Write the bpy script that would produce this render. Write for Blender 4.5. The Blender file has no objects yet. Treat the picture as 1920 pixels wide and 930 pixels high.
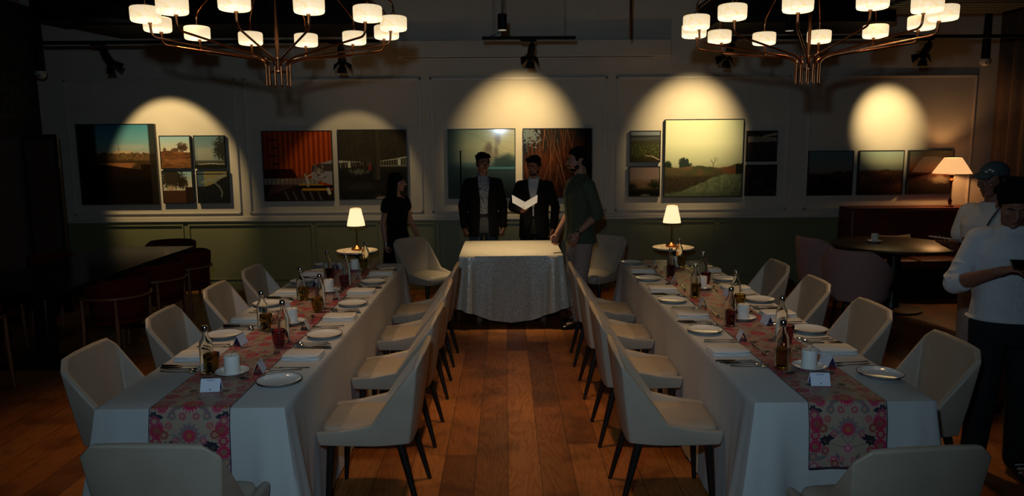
import bpy, bmesh, math, random
import numpy as np
from mathutils import Vector, Matrix, Euler, noise

PI = math.pi
R = math.radians
sc = bpy.context.scene
COL = sc.collection

# ------------------------------------------------------------ camera, light, exposure
sc.view_settings.view_transform = 'Standard'
sc.view_settings.look = 'None'
sc.view_settings.gamma = 1.0
sc.view_settings.exposure = 0.0
sc.view_settings.use_curve_mapping = False
sc.cycles.use_denoising = True
sc.cycles.sample_clamp_indirect = 3.0
sc.cycles.max_bounces = 8
sc.cycles.caustics_reflective = False
sc.cycles.caustics_refractive = False

cam_d = bpy.data.cameras.new('camera')
cam = bpy.data.objects.new('camera', cam_d); COL.objects.link(cam)
cam_d.sensor_width = 36.0
cam_d.lens = 36.0 * 1380.0 / 1920.0
cam_d.clip_start = 0.05
cp, cr, cy_ = R(8.2), R(-.41), R(.46)
fwd = Vector((math.sin(cy_)*math.cos(cp), math.cos(cy_)*math.cos(cp), -math.sin(cp)))
rgt = Vector((math.cos(cy_), -math.sin(cy_), 0)); upv = rgt.cross(fwd)
r2 = rgt*math.cos(cr) + upv*math.sin(cr); u2 = -rgt*math.sin(cr) + upv*math.cos(cr)
m = Matrix((r2, u2, -fwd)).transposed().to_4x4(); m.translation = Vector((0, 0, 1.9))
cam.matrix_world = m
sc.camera = cam

world = bpy.data.worlds.new('world'); sc.world = world; world.use_nodes = True
world.node_tree.nodes['Background'].inputs[0].default_value = (1.0, .72, .5, 1)
world.node_tree.nodes['Background'].inputs[1].default_value = 0.004

def lamp(name, kind, loc, target=None, power=10, color=(1, 1, 1), size=.05, angle=60, blend=.5):
    d = bpy.data.lights.new(name, kind); o = bpy.data.objects.new(name, d); COL.objects.link(o)
    o.location = loc; d.energy = power; d.color = color
    if kind == 'AREA': d.size = size
    else: d.shadow_soft_size = size
    if kind == 'SPOT': d.spot_size = R(angle); d.spot_blend = blend
    if target is not None:
        o.rotation_euler = (Vector(target) - Vector(loc)).to_track_quat('-Z', 'Y').to_euler()
    return o

WARM = (1.0, .70, .38); WARMER = (1.0, .58, .26)
# the photographer's cool light, just above and behind the camera
lamp('camera_light', 'SPOT', (-.14, .05, 2.30), (.0, 9.4, 1.25), 195, (.52, .78, 1.0), .05, 104, 1.0)
# downlights in the ceiling over the signing table, the aisle and the chairs
lamp('down_light', 'SPOT', (.05, 7.9, 3.3), (.05, 8.05, .7), 430, (1.0, .76, .42), .05, 46, 1.0)
lamp('down_light', 'SPOT', (.05, 5.9, 3.45), (.08, 5.7, 0), 100, (1.0, .60, .27), .07, 58, 1)
lamp('down_light', 'SPOT', (.08, 4.2, 3.45), (.08, 4.5, 0), 135, (1.0, .58, .25), .07, 62, 1)
lamp('down_light', 'SPOT', (-2.3, 4.9, 3.45), (-1.8, 4.9, 0), 120, (1.0, .62, .32), .08, 70, 1)
lamp('down_light', 'SPOT', (2.5, 5.0, 3.45), (2.0, 5.0, 0), 110, (1.0, .62, .32), .08, 66, 1)

# ------------------------------------------------------------ node material helpers
def lin(c):
    return tuple(((x/12.92) if x <= .04045 else ((x+.055)/1.055)**2.4) for x in c)
def hexc(h):
    return lin(tuple(int(h[i:i+2], 16)/255 for i in (0, 2, 4)))
def mat(name, col, rough=.6, metal=0, spec=.5, emit=None, estr=0, trans=0, ior=1.45, coat=0, sheen=0):
    m = bpy.data.materials.new(name); m.use_nodes = True
    b = m.node_tree.nodes['Principled BSDF']
    b.inputs['Base Color'].default_value = (*col[:3], 1)
    b.inputs['Roughness'].default_value = rough
    b.inputs['Metallic'].default_value = metal
    b.inputs['Specular IOR Level'].default_value = spec
    b.inputs['Transmission Weight'].default_value = trans
    b.inputs['IOR'].default_value = ior
    b.inputs['Coat Weight'].default_value = coat
    b.inputs['Sheen Weight'].default_value = sheen
    if emit: b.inputs['Emission Color'].default_value = (*emit, 1); b.inputs['Emission Strength'].default_value = estr
    return m
class NT:
    def __init__(s, m): s.t = m.node_tree; s.b = s.t.nodes['Principled BSDF']
    def n(s, typ, **kw):
        x = s.t.nodes.new(typ)
        for k, v in kw.items():
            if k.startswith('i_'):
                k = k[2:]; k = int(k) if k.isdigit() else k.replace('_', ' ')
                x.inputs[k].default_value = v
            else: setattr(x, k, v)
        return x
    def l(s, a, b): s.t.links.new(a, b)
    def coord(s, scale=(1, 1, 1), which='Object'):
        c = s.n('ShaderNodeTexCoord'); mp = s.n('ShaderNodeMapping'); mp.inputs['Scale'].default_value = scale
        s.l(c.outputs[which], mp.inputs[0]); return mp.outputs[0]
    def ramp(s, fac, stops):
        r = s.n('ShaderNodeValToRGB'); e = r.color_ramp.elements
        e[0].position, e[0].color = stops[0][0], (*stops[0][1], 1)
        e[1].position, e[1].color = stops[-1][0], (*stops[-1][1], 1)
        for p, c in stops[1:-1]:
            k = e.new(p); k.color = (*c, 1)
        s.l(fac, r.inputs[0]); return r.outputs[0]
    def bump(s, h, strength=.3, dist=.01):
        b = s.n('ShaderNodeBump', i_Strength=strength, i_Distance=dist); s.l(h, b.inputs['Height']); s.l(b.outputs[0], s.b.inputs['Normal'])
    def math(s, op, a, b=None, c=None):
        x = s.n('ShaderNodeMath', operation=op)
        for i, v in enumerate((a, b, c)):
            if v is None: continue
            if isinstance(v, (int, float)): x.inputs[i].default_value = v
            else: s.l(v, x.inputs[i])
        return x.outputs[0]
def noisy(name, c1, c2, scale=8, rough=.6, bumps=.15, detail=4, stretch=(1, 1, 1), dist=.005, **kw):
    m = mat(name, c1, rough, **kw); t = NT(m); v = t.coord(stretch)
    no = t.n('ShaderNodeTexNoise', i_Scale=scale, i_Detail=detail); t.l(v, no.inputs[0])
    t.l(t.ramp(no.outputs[0], [(.3, c1), (.7, c2)]), t.b.inputs['Base Color'])
    if bumps: t.bump(no.outputs[0], bumps, dist)
    return m

# ------------------------------------------------------------ materials
M = {}
M['wall'] = noisy('wall_paint', hexc('b3a594'), hexc('ab9d8c'), 3, .7, .05)
M['trim'] = noisy('trim_paint', hexc('b5a797'), hexc('b0a292'), 3, .45, .02)
M['green'] = noisy('green_paint', hexc('706c4a'), hexc('686444'), 2, .5, .03)
M['darkwall'] = noisy('dark_wall', hexc('1c1a17'), hexc('262320'), 60, .8, .4)
M['ceiling'] = noisy('ceiling_paint', hexc('3a3632'), hexc('322f2c'), 5, .9, .1)
M['black'] = mat('black_metal', hexc('0c0b0b'), .6, 0, .15)
M['blackp'] = mat('black_plastic', hexc('141414'), .35)
M['leather'] = noisy('beige_leather', hexc('a09281'), hexc('968978'), 6, .42, .06, spec=.4)
M['blackwood'] = noisy('black_wood', hexc('19130f'), hexc('0f0b09'), 20, .4, .1)
M['cloth'] = noisy('white_cloth', hexc('b4b2ad'), hexc('aeaca8'), 220, .85, .25, dist=.0008)
M['napkin'] = noisy('napkin_cloth', hexc('d2d0cb'), hexc('c9c7c3'), 260, .9, .2, dist=.0006)
M['china'] = mat('white_china', hexc('d6d4ce'), .12, coat=.4)
M['rimdark'] = mat('dark_glaze', hexc('262a33'), .15)
M['steel'] = mat('polished_steel', hexc('b8b4ae'), .16, 1)
M['darksteel'] = mat('dark_steel_handle', hexc('55504c'), .28, 1)
M['brass'] = noisy('aged_brass', hexc('8a6440'), hexc('7a5636'), 30, .28, .03, metal=1)
M['copper'] = noisy('copper_metal', hexc('9a5f3a'), hexc('87512f'), 20, .25, .03, metal=1)
M['glass'] = mat('clear_glass', (.95, .97, .95), .03, trans=1, ior=1.22)
M['amber'] = mat('amber_glass', hexc('ccb45a'), .04, trans=.97, ior=1.25)
M['pink'] = mat('plum_glass', hexc('b87a82'), .04, trans=.97, ior=1.25)
M['water'] = mat('water', (.9, .93, .9), .0, trans=1, ior=1.33)
M['wax'] = mat('candle_wax', hexc('dcd8ce'), .5, spec=.3)
M['paper'] = mat('card_paper', hexc('cfd0da'), .8)
M['navy'] = mat('navy_paper', hexc('3a3a66'), .8)
M['ink'] = mat('dark_ink', hexc('30304a'), .8)
M['redvelvet'] = noisy('red_velvet', hexc('4f150e'), hexc('401009'), 40, .9, .1, spec=.1)
M['banq'] = noisy('dark_red_leather', hexc('5c211a'), hexc('4a1812'), 6, .5, .1)
M['walnut'] = noisy('brown_wood', hexc('7a4a30'), hexc('5f3722'), 9, .4, .08, stretch=(1, 1, .15))
M['darktop'] = noisy('dark_table_top', hexc('1f1814'), hexc('2a201a'), 3, .16, .0, stretch=(4, .6, 1), spec=.08)
M['roundtop'] = noisy('dark_stained_wood', hexc('30221b'), hexc('402e24'), 5, .38, .03, stretch=(4, .6, 1), spec=.3)
M['screenwood'] = noisy('dark_screen_wood', hexc('2b1b14'), hexc('20140f'), 9, .5, .1)
M['cushion'] = noisy('cushion_fabric', hexc('9c8f78'), hexc('847860'), 160, .9, .4)
M['skin'] = noisy('brown_skin', hexc('7d5240'), hexc('744a39'), 12, .55, .03)
M['skinpale'] = noisy('light_brown_skin', hexc('9a6a54'), hexc('8e604b'), 12, .55, .03)
M['hair'] = noisy('black_hair', hexc('0d0a09'), hexc('130f0d'), 90, .85, .5, stretch=(1, 1, .2), spec=.08)
M['beard'] = noisy('short_black_beard', hexc('261a15'), hexc('1b1310'), 120, .8, .3, spec=.1)
M['eyewhite'] = mat('eye_white', hexc('8d857c'), .6, spec=.1)
M['iris'] = mat('dark_iris', hexc('1a100c'), .5)
M['lips'] = mat('lips', hexc('6e3b34'), .45)
M['suit'] = noisy('black_suit_wool', hexc('141313'), hexc('100f0f'), 120, .95, .15, spec=.1)
M['dress'] = noisy('black_dress_fabric', hexc('0e0d0e'), hexc('0b0a0b'), 60, .95, .15, spec=.1)
M['whiteshirt'] = noisy('white_cotton', hexc('b9b7b6'), hexc('b0aeae'), 14, .8, .25, dist=.01)
M['greytrouser'] = noisy('grey_trouser_wool', hexc('47494d'), hexc('3f4145'), 90, .85, .1)
M['blacktrouser'] = noisy('black_trouser_cotton', hexc('0e0e10'), hexc('0b0b0c'), 60, .85, .1)
M['beigetrouser'] = noisy('beige_chino', hexc('8d7b70'), hexc('84736a'), 20, .85, .15)
M['greenshirt'] = noisy('olive_linen_shirt', hexc('3f4636'), hexc('373e30'), 25, .85, .3, dist=.008)
M['shoe'] = mat('black_shoe_leather', hexc('120d0b'), .2)
M['sneaker'] = mat('black_sneaker', hexc('121214'), .6)
M['cap'] = noisy('teal_cap_cotton', hexc('2f444c'), hexc('293c44'), 60, .85, .2)
M['whiteprint'] = mat('white_print', hexc('b8b4ac'), .7)
M['screen'] = mat('dark_phone_glass', hexc('0b0b0d'), .08)
M['cctv'] = mat('white_plastic', hexc('9a958c'), .4)
M['lace'] = mat('white_lace', hexc('b8b8b8'), .8)

def m_shirt_pattern():
    m = mat('patterned_shirt', hexc('8f9297'), .8); t = NT(m); v = t.coord()
    vo = t.n('ShaderNodeTexVoronoi', i_Scale=42.0, feature='DISTANCE_TO_EDGE'); t.l(v, vo.inputs[0])
    t.l(t.ramp(vo.outputs[0], [(.06, hexc('3f444e')), (.16, hexc('9ea1a6'))]), t.b.inputs['Base Color']); return m
M['shirtpat'] = m_shirt_pattern()

def m_floor():
    m = mat('oak_plank_floor', (.2, .08, .03), .38, spec=.4); t = NT(m)
    c = t.n('ShaderNodeTexCoord'); s = t.n('ShaderNodeSeparateXYZ'); t.l(c.outputs['Object'], s.inputs[0])
    u = t.math('DIVIDE', s.outputs[0], .19); ui = t.math('FLOOR', u); uf = t.math('FRACT', u)
    wn = t.n('ShaderNodeTexWhiteNoise', noise_dimensions='1D'); t.l(ui, wn.inputs['W'])
    off = t.math('MULTIPLY', wn.outputs[0], 7.3)
    vv = t.math('ADD', t.math('DIVIDE', s.outputs[1], 1.75), off); vi = t.math('FLOOR', vv); vf = t.math('FRACT', vv)
    idv = t.n('ShaderNodeCombineXYZ'); t.l(ui, idv.inputs[0]); t.l(vi, idv.inputs[1])
    w2 = t.n('ShaderNodeTexWhiteNoise', noise_dimensions='3D'); t.l(idv.outputs[0], w2.inputs[0])
    # grain coordinates, shifted per plank
    gp = t.n('ShaderNodeCombineXYZ')
    t.l(t.math('ADD', s.outputs[0], t.math('MULTIPLY', w2.outputs[0], 13.0)), gp.inputs[0])
    t.l(t.math('MULTIPLY', s.outputs[1], .16), gp.inputs[1]); t.l(t.math('MULTIPLY', w2.outputs[0], 29.0), gp.inputs[2])
    ng = t.n('ShaderNodeTexNoise', i_Scale=5.0, i_Detail=3.0, i_Distortion=.6); t.l(gp.outputs[0], ng.inputs[0])
    rings = t.math('FRACT', t.math('MULTIPLY', ng.outputs[0], 16.0))
    ringv = t.math('ABSOLUTE', t.math('SUBTRACT', rings, .5))
    fine = t.n('ShaderNodeTexNoise', i_Scale=90.0, i_Detail=3.0); t.l(gp.outputs[0], fine.inputs[0])
    base = t.ramp(w2.outputs[0], [(0, hexc('5c341a')), (.35, hexc('864d22')), (.7, hexc('92592b')), (1, hexc('6a3e1e'))])
    g = t.math('ADD', t.math('MULTIPLY', ringv, 1.1), t.math('MULTIPLY', fine.outputs[0], .5))
    dark = t.ramp(g, [(.10, (.42, .37, .33)), (.35, (.88, .86, .84)), (.9, (1.08, 1.08, 1.08))])
    mx = t.n('ShaderNodeMix', data_type='RGBA', blend_type='MULTIPLY'); mx.inputs[0].default_value = .85
    t.l(base, mx.inputs[6]); t.l(dark, mx.inputs[7])
    # knots
    kn = t.n('ShaderNodeTexNoise', i_Scale=3.3, i_Detail=2.0); t.l(c.outputs['Object'], kn.inputs[0])
    mk = t.n('ShaderNodeMix', data_type='RGBA', blend_type='MULTIPLY'); mk.inputs[0].default_value = .8
    t.l(mx.outputs[2], mk.inputs[6]); t.l(t.ramp(kn.outputs[0], [(.33, (.5, .48, .46)), (.48, (1, 1, 1))]), mk.inputs[7])
    # seams
    e1 = t.math('MULTIPLY', t.math('LESS_THAN', uf, .018), 1.0)
    e2 = t.math('LESS_THAN', vf, .0022)
    seam = t.math('MAXIMUM', e1, e2)
    ms = t.n('ShaderNodeMix', data_type='RGBA'); t.l(seam, ms.inputs[0]); t.l(mk.outputs[2], ms.inputs[6]); ms.inputs[7].default_value = (.015, .007, .004, 1)
    t.l(ms.outputs[2], t.b.inputs['Base Color'])
    hgt = t.math('SUBTRACT', t.math('MULTIPLY', g, .25), seam)
    t.bump(hgt, .35, .002)
    t.l(t.ramp(g, [(.1, (.5, .5, .5)), (.9, (.32, .32, .32))]), t.b.inputs['Roughness'])
    return m
M['floor'] = m_floor()

def m_damask():
    m = mat('damask_cloth', hexc('a39f98'), .5, spec=.6); t = NT(m); v = t.coord()
    n1 = t.n('ShaderNodeTexNoise', i_Scale=6.0, i_Detail=3.0); t.l(v, n1.inputs[0])
    mixv = t.n('ShaderNodeMix', data_type='RGBA'); mixv.inputs[0].default_value = .06; t.l(v, mixv.inputs[6]); t.l(n1.outputs[1], mixv.inputs[7])
    vo = t.n('ShaderNodeTexVoronoi', i_Scale=75.0, feature='DISTANCE_TO_EDGE'); t.l(mixv.outputs[2], vo.inputs[0])
    t.l(t.ramp(vo.outputs[0], [(.05, hexc('c2b6a4')), (.2, hexc('958a78'))]), t.b.inputs['Base Color'])
    t.l(t.ramp(vo.outputs[0], [(.05, (.25,)*3), (.2, (.7,)*3)]), t.b.inputs['Roughness'])
    t.bump(vo.outputs[0], .5, .002); return m
M['damask'] = m_damask()

def m_alabaster():
    m = mat('lit_alabaster', hexc('d9c8a8'), .4); t = NT(m); v = t.coord((1, 1, 1.4))
    n1 = t.n('ShaderNodeTexNoise', i_Scale=7.0, i_Detail=3.0, i_Distortion=1.2); t.l(v, n1.inputs[0])
    oi = t.n('ShaderNodeObjectInfo')
    col = t.ramp(n1.outputs[0], [(.3, (1, .72, .42)), (.47, (1, .79, .50)), (.5, (1, .66, .25)), (.53, (1, .80, .50)), (.8, (1, .74, .45))])
    t.l(col, t.b.inputs['Emission Color'])
    # the lamp sits low in the drum, so the stone glows brightest near its underside
    s = t.n('ShaderNodeSeparateXYZ'); c = t.n('ShaderNodeTexCoord'); t.l(c.outputs['Generated'], s.inputs[0])
    st = t.ramp(s.outputs[2], [(0, (1.9,)*3), (.12, (1.6,)*3), (.28, (1.0,)*3), (.6, (.92,)*3), (1, (.80,)*3)])
    t.l(t.math('MULTIPLY', st, .92), t.b.inputs['Emission Strength']); return m
M['alabaster'] = m_alabaster()

def m_shade(name, col, strength):
    m = mat(name, hexc('c9b28a'), .8); t = NT(m)
    c = t.n('ShaderNodeTexCoord'); s = t.n('ShaderNodeSeparateXYZ'); t.l(c.outputs['Object'], s.inputs[0])
    an = t.math('ARCTAN2', s.outputs[1], s.outputs[0]); pl = t.math('SINE', t.math('MULTIPLY', an, 60.0))
    t.l(t.math('MULTIPLY', t.math('ADD', t.math('MULTIPLY', pl, .06), 1.0), strength), t.b.inputs['Emission Strength'])
    t.b.inputs['Emission Color'].default_value = (*col, 1); t.bump(pl, .4, .002)
    return m
M['shade'] = m_shade('lit_cream_shade', (1, .76, .42), 1.15)
M['shade2'] = m_shade('lit_linen_shade', (1, .50, .19), .95)

def m_marble():
    m = mat('white_marble', hexc('c9c2b4'), .15); t = NT(m); v = t.coord()
    n1 = t.n('ShaderNodeTexNoise', i_Scale=5.0, i_Detail=6.0, i_Distortion=1.5); t.l(v, n1.inputs[0])
    t.l(t.ramp(n1.outputs[0], [(.38, hexc('c9c2b4')), (.47, hexc('8e8474')), (.52, hexc('c4bcac')), (.7, hexc('d0cabd'))]), t.b.inputs['Base Color']); return m
M['marble'] = m_marble()

def m_rattan():
    m = mat('woven_rattan', hexc('4a3226'), .6); t = NT(m); v = t.coord()
    w = t.n('ShaderNodeTexWave', i_Scale=11.0, i_Distortion=1.0, bands_direction='Z'); w.inputs['Detail Scale'].default_value = 4; t.l(v, w.inputs[0])
    t.l(t.ramp(w.outputs[1], [(.2, hexc('2a1a13')), (.8, hexc('5e4132'))]), t.b.inputs['Base Color']); t.bump(w.outputs[1], .6, .005); return m
M['rattan'] = m_rattan()

def m_zigzag():
    m = mat('pink_scale_pattern_fabric', hexc('8b6660'), .85); t = NT(m)
    c = t.n('ShaderNodeTexCoord'); s = t.n('ShaderNodeSeparateXYZ'); t.l(c.outputs['Object'], s.inputs[0])
    an = t.math('ARCTAN2', s.outputs[1], s.outputs[0])
    z = t.math('ADD', t.math('MULTIPLY', s.outputs[2], 42.0), t.math('MULTIPLY', t.math('SINE', t.math('MULTIPLY', an, 60.0)), .35))
    f = t.math('ABSOLUTE', t.math('SUBTRACT', t.math('FRACT', z), .5))
    t.l(t.ramp(f, [(.1, hexc('5f3f3c')), (.2, hexc('a5807a'))]), t.b.inputs['Base Color']); return m
M['zigzag'] = m_zigzag()

def m_damaskwall():
    m = mat('dark_patterned_wallpaper', hexc('12120f'), .8); t = NT(m); v = t.coord((1, 1, 1))
    vo = t.n('ShaderNodeTexNoise', i_Scale=14.0, i_Detail=2.0, i_Distortion=2.5); t.l(v, vo.inputs[0])
    t.l(t.ramp(vo.outputs[0], [(.47, hexc('15140f')), (.52, hexc('3a382c'))]), t.b.inputs['Base Color']); return m
M['wallpaper'] = m_damaskwall()
M['curtain'] = noisy('brown_curtain', hexc('6e5340'), hexc('614837'), 40, .8, .1)
M['lens'] = mat('glowing_lens', hexc('3a352c'), .5, emit=(1, .9, .7), estr=.22)
M['recess'] = mat('grey_metal', hexc('6a655e'), .5, .4)

def m_attr(name, rough=.2, spec=.5):
    m = mat(name, (1, 1, 1), rough, spec=spec); t = NT(m)
    a = t.n('ShaderNodeAttribute', attribute_name='Col'); t.l(a.outputs['Color'], t.b.inputs['Base Color']); return m
M['print'] = m_attr('photographic_print', .07, .5)
M['runner'] = m_attr('printed_satin', .42, .4)
# ------------------------------------------------------------ mesh builder
class MB:
    def __init__(s): s.v = []; s.f = []
    def add(s, v, f):
        o = len(s.v); s.v += [tuple(p) for p in v]; s.f += [tuple(i + o for i in q) for q in f]; return s
    def box(s, c, d, rot=None, taper=1.0):
        hx, hy, hz = d[0]/2, d[1]/2, d[2]/2; v = []
        for z in (-1, 1):
            k = taper if z > 0 else 1
            for x, y in ((-1, -1), (1, -1), (1, 1), (-1, 1)):
                p = Vector((x*hx*k, y*hy*k, z*hz))
                if rot is not None: p = rot @ p
                v.append(p + Vector(c))
        return s.add(v, [(3, 2, 1, 0), (4, 5, 6, 7), (0, 1, 5, 4), (1, 2, 6, 5), (2, 3, 7, 6), (3, 0, 4, 7)])
    def loft(s, rings, caps=True, closed=True):
        n = len(rings[0]); v = [p for r in rings for p in r]; f = []
        for i in range(len(rings)-1):
            for j in range(n if closed else n-1):
                k = (j+1) % n; f.append((i*n+j, i*n+k, (i+1)*n+k, (i+1)*n+j))
        if caps: f.append(tuple(range(n-1, -1, -1))); f.append(tuple((len(rings)-1)*n + j for j in range(n)))
        return s.add(v, f)
    def tube(s, pts, r, n=10, caps=True, flat=1.0):
        pts = [Vector(p) for p in pts]
        if not hasattr(r, '__len__'): r = [r]*len(pts)
        rings = []; ref = None
        for i, p in enumerate(pts):
            a = pts[max(i-1, 0)]; b = pts[min(i+1, len(pts)-1)]; d = (b-a).normalized()
            if ref is None: ref = Vector((0, 0, 1)) if abs(d.z) < .9 else Vector((1, 0, 0))
            u = (ref - d*ref.dot(d)); u = u.normalized() if u.length > 1e-5 else d.orthogonal().normalized()
            w = d.cross(u); ref = u
            rings.append([p + (u*math.cos(2*PI*k/n)*flat + w*math.sin(2*PI*k/n))*r[i] for k in range(n)])
        return s.loft(rings, caps)
    def cap(s, p0, p1, r0, r1, n=12):
        p0, p1 = Vector(p0), Vector(p1); d = p1-p0; L = max(d.length, 1e-5); d = d/L; pts = []; rr = []
        for a in (0.02, 30, 60): pts.append(p0 - d*r0*math.cos(R(a))); rr.append(max(r0*math.sin(R(a)), .0005))
        for k in range(5): pts.append(p0 + d*L*k/4); rr.append(r0 + (r1-r0)*k/4)
        for a in (60, 30, .02): pts.append(p1 + d*r1*math.cos(R(a))); rr.append(max(r1*math.sin(R(a)), .0005))
        return s.tube(pts, rr, n)
    def ell(s, c, r, rot=None, n=16, m=10):
        rings = []; c = Vector(c)
        for i in range(m+1):
            a = PI*(i+.02)/(m+.04); ring = []
            for k in range(n):
                b = 2*PI*k/n; p = Vector((r[0]*math.sin(a)*math.cos(b), r[1]*math.sin(a)*math.sin(b), -r[2]*math.cos(a)))
                if rot is not None: p = rot @ p
                ring.append(c+p)
            rings.append(ring)
        return s.loft(rings)
    def lathe(s, prof, n=24, c=(0, 0, 0), closed=False, facet=None):
        rings = [[(c[0]+max(r, 1e-4)*(1 if facet is None else facet(k, i))*math.cos(2*PI*k/n), c[1]+max(r, 1e-4)*(1 if facet is None else facet(k, i))*math.sin(2*PI*k/n), c[2]+z) for k in range(n)] for i, (r, z) in enumerate(prof)]
        if closed:
            v = [p for r in rings for p in r]; f = []; q = len(rings)
            for i in range(q):
                for j in range(n):
                    k = (j+1) % n; i2 = (i+1) % q; f.append((i*n+j, i*n+k, i2*n+k, i2*n+j))
            return s.add(v, f)
        return s.loft(rings)
    def grid(s, fn, nu, nv):
        v = [fn(i/nu, j/nv) for j in range(nv+1) for i in range(nu+1)]
        f = [(j*(nu+1)+i, j*(nu+1)+i+1, (j+1)*(nu+1)+i+1, (j+1)*(nu+1)+i) for j in range(nv) for i in range(nu)]
        return s.add(v, f)
    def mesh(s, name, smooth=40, fix=True):
        me = bpy.data.meshes.new(name); me.from_pydata(s.v, [], s.f)
        if fix:
            bm = bmesh.new(); bm.from_mesh(me); bmesh.ops.recalc_face_normals(bm, faces=bm.faces); bm.to_mesh(me); bm.free()
        if smooth:
            me.shade_smooth(); me.set_sharp_from_angle(angle=R(smooth))
        return me
def link(name, me, material=None, parent=None, loc=None):
    o = bpy.data.objects.new(name, me); COL.objects.link(o)
    if material is not None: me.materials.clear(); me.materials.append(M[material] if isinstance(material, str) else material)
    if parent is not None: o.parent = parent
    if loc is not None: o.location = loc
    return o
def obj(name, mb, material, parent=None, loc=None, smooth=40, bevel=0, solid=0, seg=2):
    o = link(name, mb.mesh(name, smooth), material, parent, loc)
    if solid:
        q = o.modifiers.new('solid', 'SOLIDIFY'); q.thickness = solid; q.offset = 0
    if bevel:
        b = o.modifiers.new('bevel', 'BEVEL'); b.width = bevel; b.segments = seg; b.limit_method = 'ANGLE'; b.angle_limit = R(35)
    return o
def tag(o, label=None, cat=None, group=None, kind=None):
    if label: o['label'] = label
    if cat: o['category'] = cat
    if group: o['group'] = group
    if kind: o['kind'] = kind
    return o
def empty(name, loc=(0, 0, 0), rz=0, **k):
    o = bpy.data.objects.new(name, None); COL.objects.link(o); o.location = loc; o.rotation_euler = (0, 0, rz)
    o.empty_display_size = .05
    return tag(o, **k)
def copy_tree(o, parent=None):
    c = o.copy(); COL.objects.link(c)
    if parent is not None: c.parent = parent
    for ch in list(o.children):
        if ch.type == 'LIGHT':
            l = ch.copy(); COL.objects.link(l); l.parent = c
        else: copy_tree(ch, c)
    return c
def struct(name, mb, material, **k): o = obj(name, mb, material, **k); o['kind'] = 'structure'; return o
def voxel(mb, size, smooth=2):
    me = mb.mesh('tmp', 0, False); o = bpy.data.objects.new('tmp', me); COL.objects.link(o)
    r = o.modifiers.new('r', 'REMESH'); r.mode = 'VOXEL'; r.voxel_size = size; r.use_smooth_shade = True
    if smooth: q = o.modifiers.new('s', 'SMOOTH'); q.factor = .5; q.iterations = smooth
    dg = bpy.context.evaluated_depsgraph_get(); dg.update()
    me2 = bpy.data.meshes.new_from_object(o.evaluated_get(dg))
    bpy.data.objects.remove(o); bpy.data.meshes.remove(me)
    me2.shade_smooth(); return me2
def curve_pts(pts, rad=.03, k=5):
    """polyline with rounded corners"""
    pts = [Vector(p) for p in pts]; out = [pts[0]]
    for i in range(1, len(pts)-1):
        a, b, c = pts[i-1], pts[i], pts[i+1]; r = min(rad, (a-b).length*.45, (c-b).length*.45)
        p, q = b + (a-b).normalized()*r, b + (c-b).normalized()*r
        for j in range(k+1):
            t = j/k; out.append(p*(1-t)**2 + b*2*t*(1-t) + q*t*t)
    out.append(pts[-1]); return out

# ------------------------------------------------------------ the room
YW = 9.5
struct('floor', MB().grid(lambda u, v: (-6.2+12.8*u, 1.0+8.6*v, 0), 1, 1), 'floor', smooth=0)
struct('ceiling', MB().box((.15, 5.2, 3.92), (12.9, 9.2, .1)), 'ceiling', smooth=0)
struct('wall_back', MB().box((.15, YW+.06, 2.35), (12.3, .12, 3.1)), 'wall', smooth=0)
struct('trim_wainscot', MB().box((.15, YW+.05, .46), (12.1, .12, .92)), 'green', smooth=0)
mb = MB()
for z, h, d in ((.925, .03, .045), (.955, .03, .03), (.905, .012, .02)): mb.box((.15, YW-d/2, z), (11.9, d, h))
struct('trim_chair_rail', mb, 'trim', bevel=.006, smooth=0)
mb = MB(); mb.box((.15, YW-.012, .06), (11.9, .024, .12))
struct('baseboard_back', mb, 'green', bevel=.005, smooth=0)
def moulding(x0, x1, z0, z1, w=.035, d=.022):
    q = MB()
    for a, ww, dd in ((0, w, d*.55), (w*.25, w*.45, d)):
        for zz in (z0+a+ww/2, z1-a-ww/2): q.box(((x0+x1)/2, YW-dd/2, zz), (x1-x0-2*a, dd, ww))
        for xx in (x0+a+ww/2, x1-a-ww/2): q.box((xx, YW-dd/2, (z0+z1)/2), (ww, dd, z1-z0-2*a))
    return q
for i, (a, b) in enumerate([(-5.55, -3.40), (-3.30, -1.06), (-.95, 1.30), (1.41, 3.63), (3.86, 6.0)]):
    struct('trim_%d' % (i+1), moulding(a, b, 1.00, 2.71), 'trim', bevel=.003, smooth=0)
for i, (a, b) in enumerate([(-5.6, -4.16), (-4.10, -2.50), (-2.46, -1.66), (-1.62, -.92), (-.88, .95), (1.0, 2.72), (2.76, 4.3), (4.4, 6.0)]):
    q = MB()
    for zz in (.155, .865): q.box(((a+b)/2, YW-.022, zz), (b-a, .02, .02))
    for xx in (a+.01, b-.01): q.box((xx, YW-.022, .51), (.02, .02, .69))
    struct('trim_%d' % (i+11), q, 'green', bevel=.003, smooth=0)
# shallow bulkhead with a dark slot and a pale ledge under it, on the back wall
q = MB(); q.box((.37, YW-.05, 3.05), (3.42, .10, .21)); struct('trim_bulkhead', q, 'wall', bevel=.01, smooth=0)
q = MB(); q.box((.30, YW-.075, 2.925), (3.14, .05, .02)); struct('trim_ledge', q, 'trim', smooth=0)
struct('wall_left', MB().box((-5.92, 5.2, 1.8), (.1, 9.0, 3.6)), 'darkwall', smooth=0)
struct('trim_wallpaper', MB().box((-5.86, 7.6, 2.75), (.02, 3.4, .95)), 'wallpaper', smooth=0)
q = MB(); q.box((-5.83, 7.6, 2.24), (.05, 3.4, .06)); q.box((-5.83, 7.6, 2.80), (.05, 3.4, .07)); struct('trim_picture_rail', q, 'screenwood', smooth=0)
struct('wall_right', MB().box((6.5, 5.2, 1.8), (.1, 9.0, 3.6)), 'darkwall', smooth=0)
q = MB(); n = 150
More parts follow.
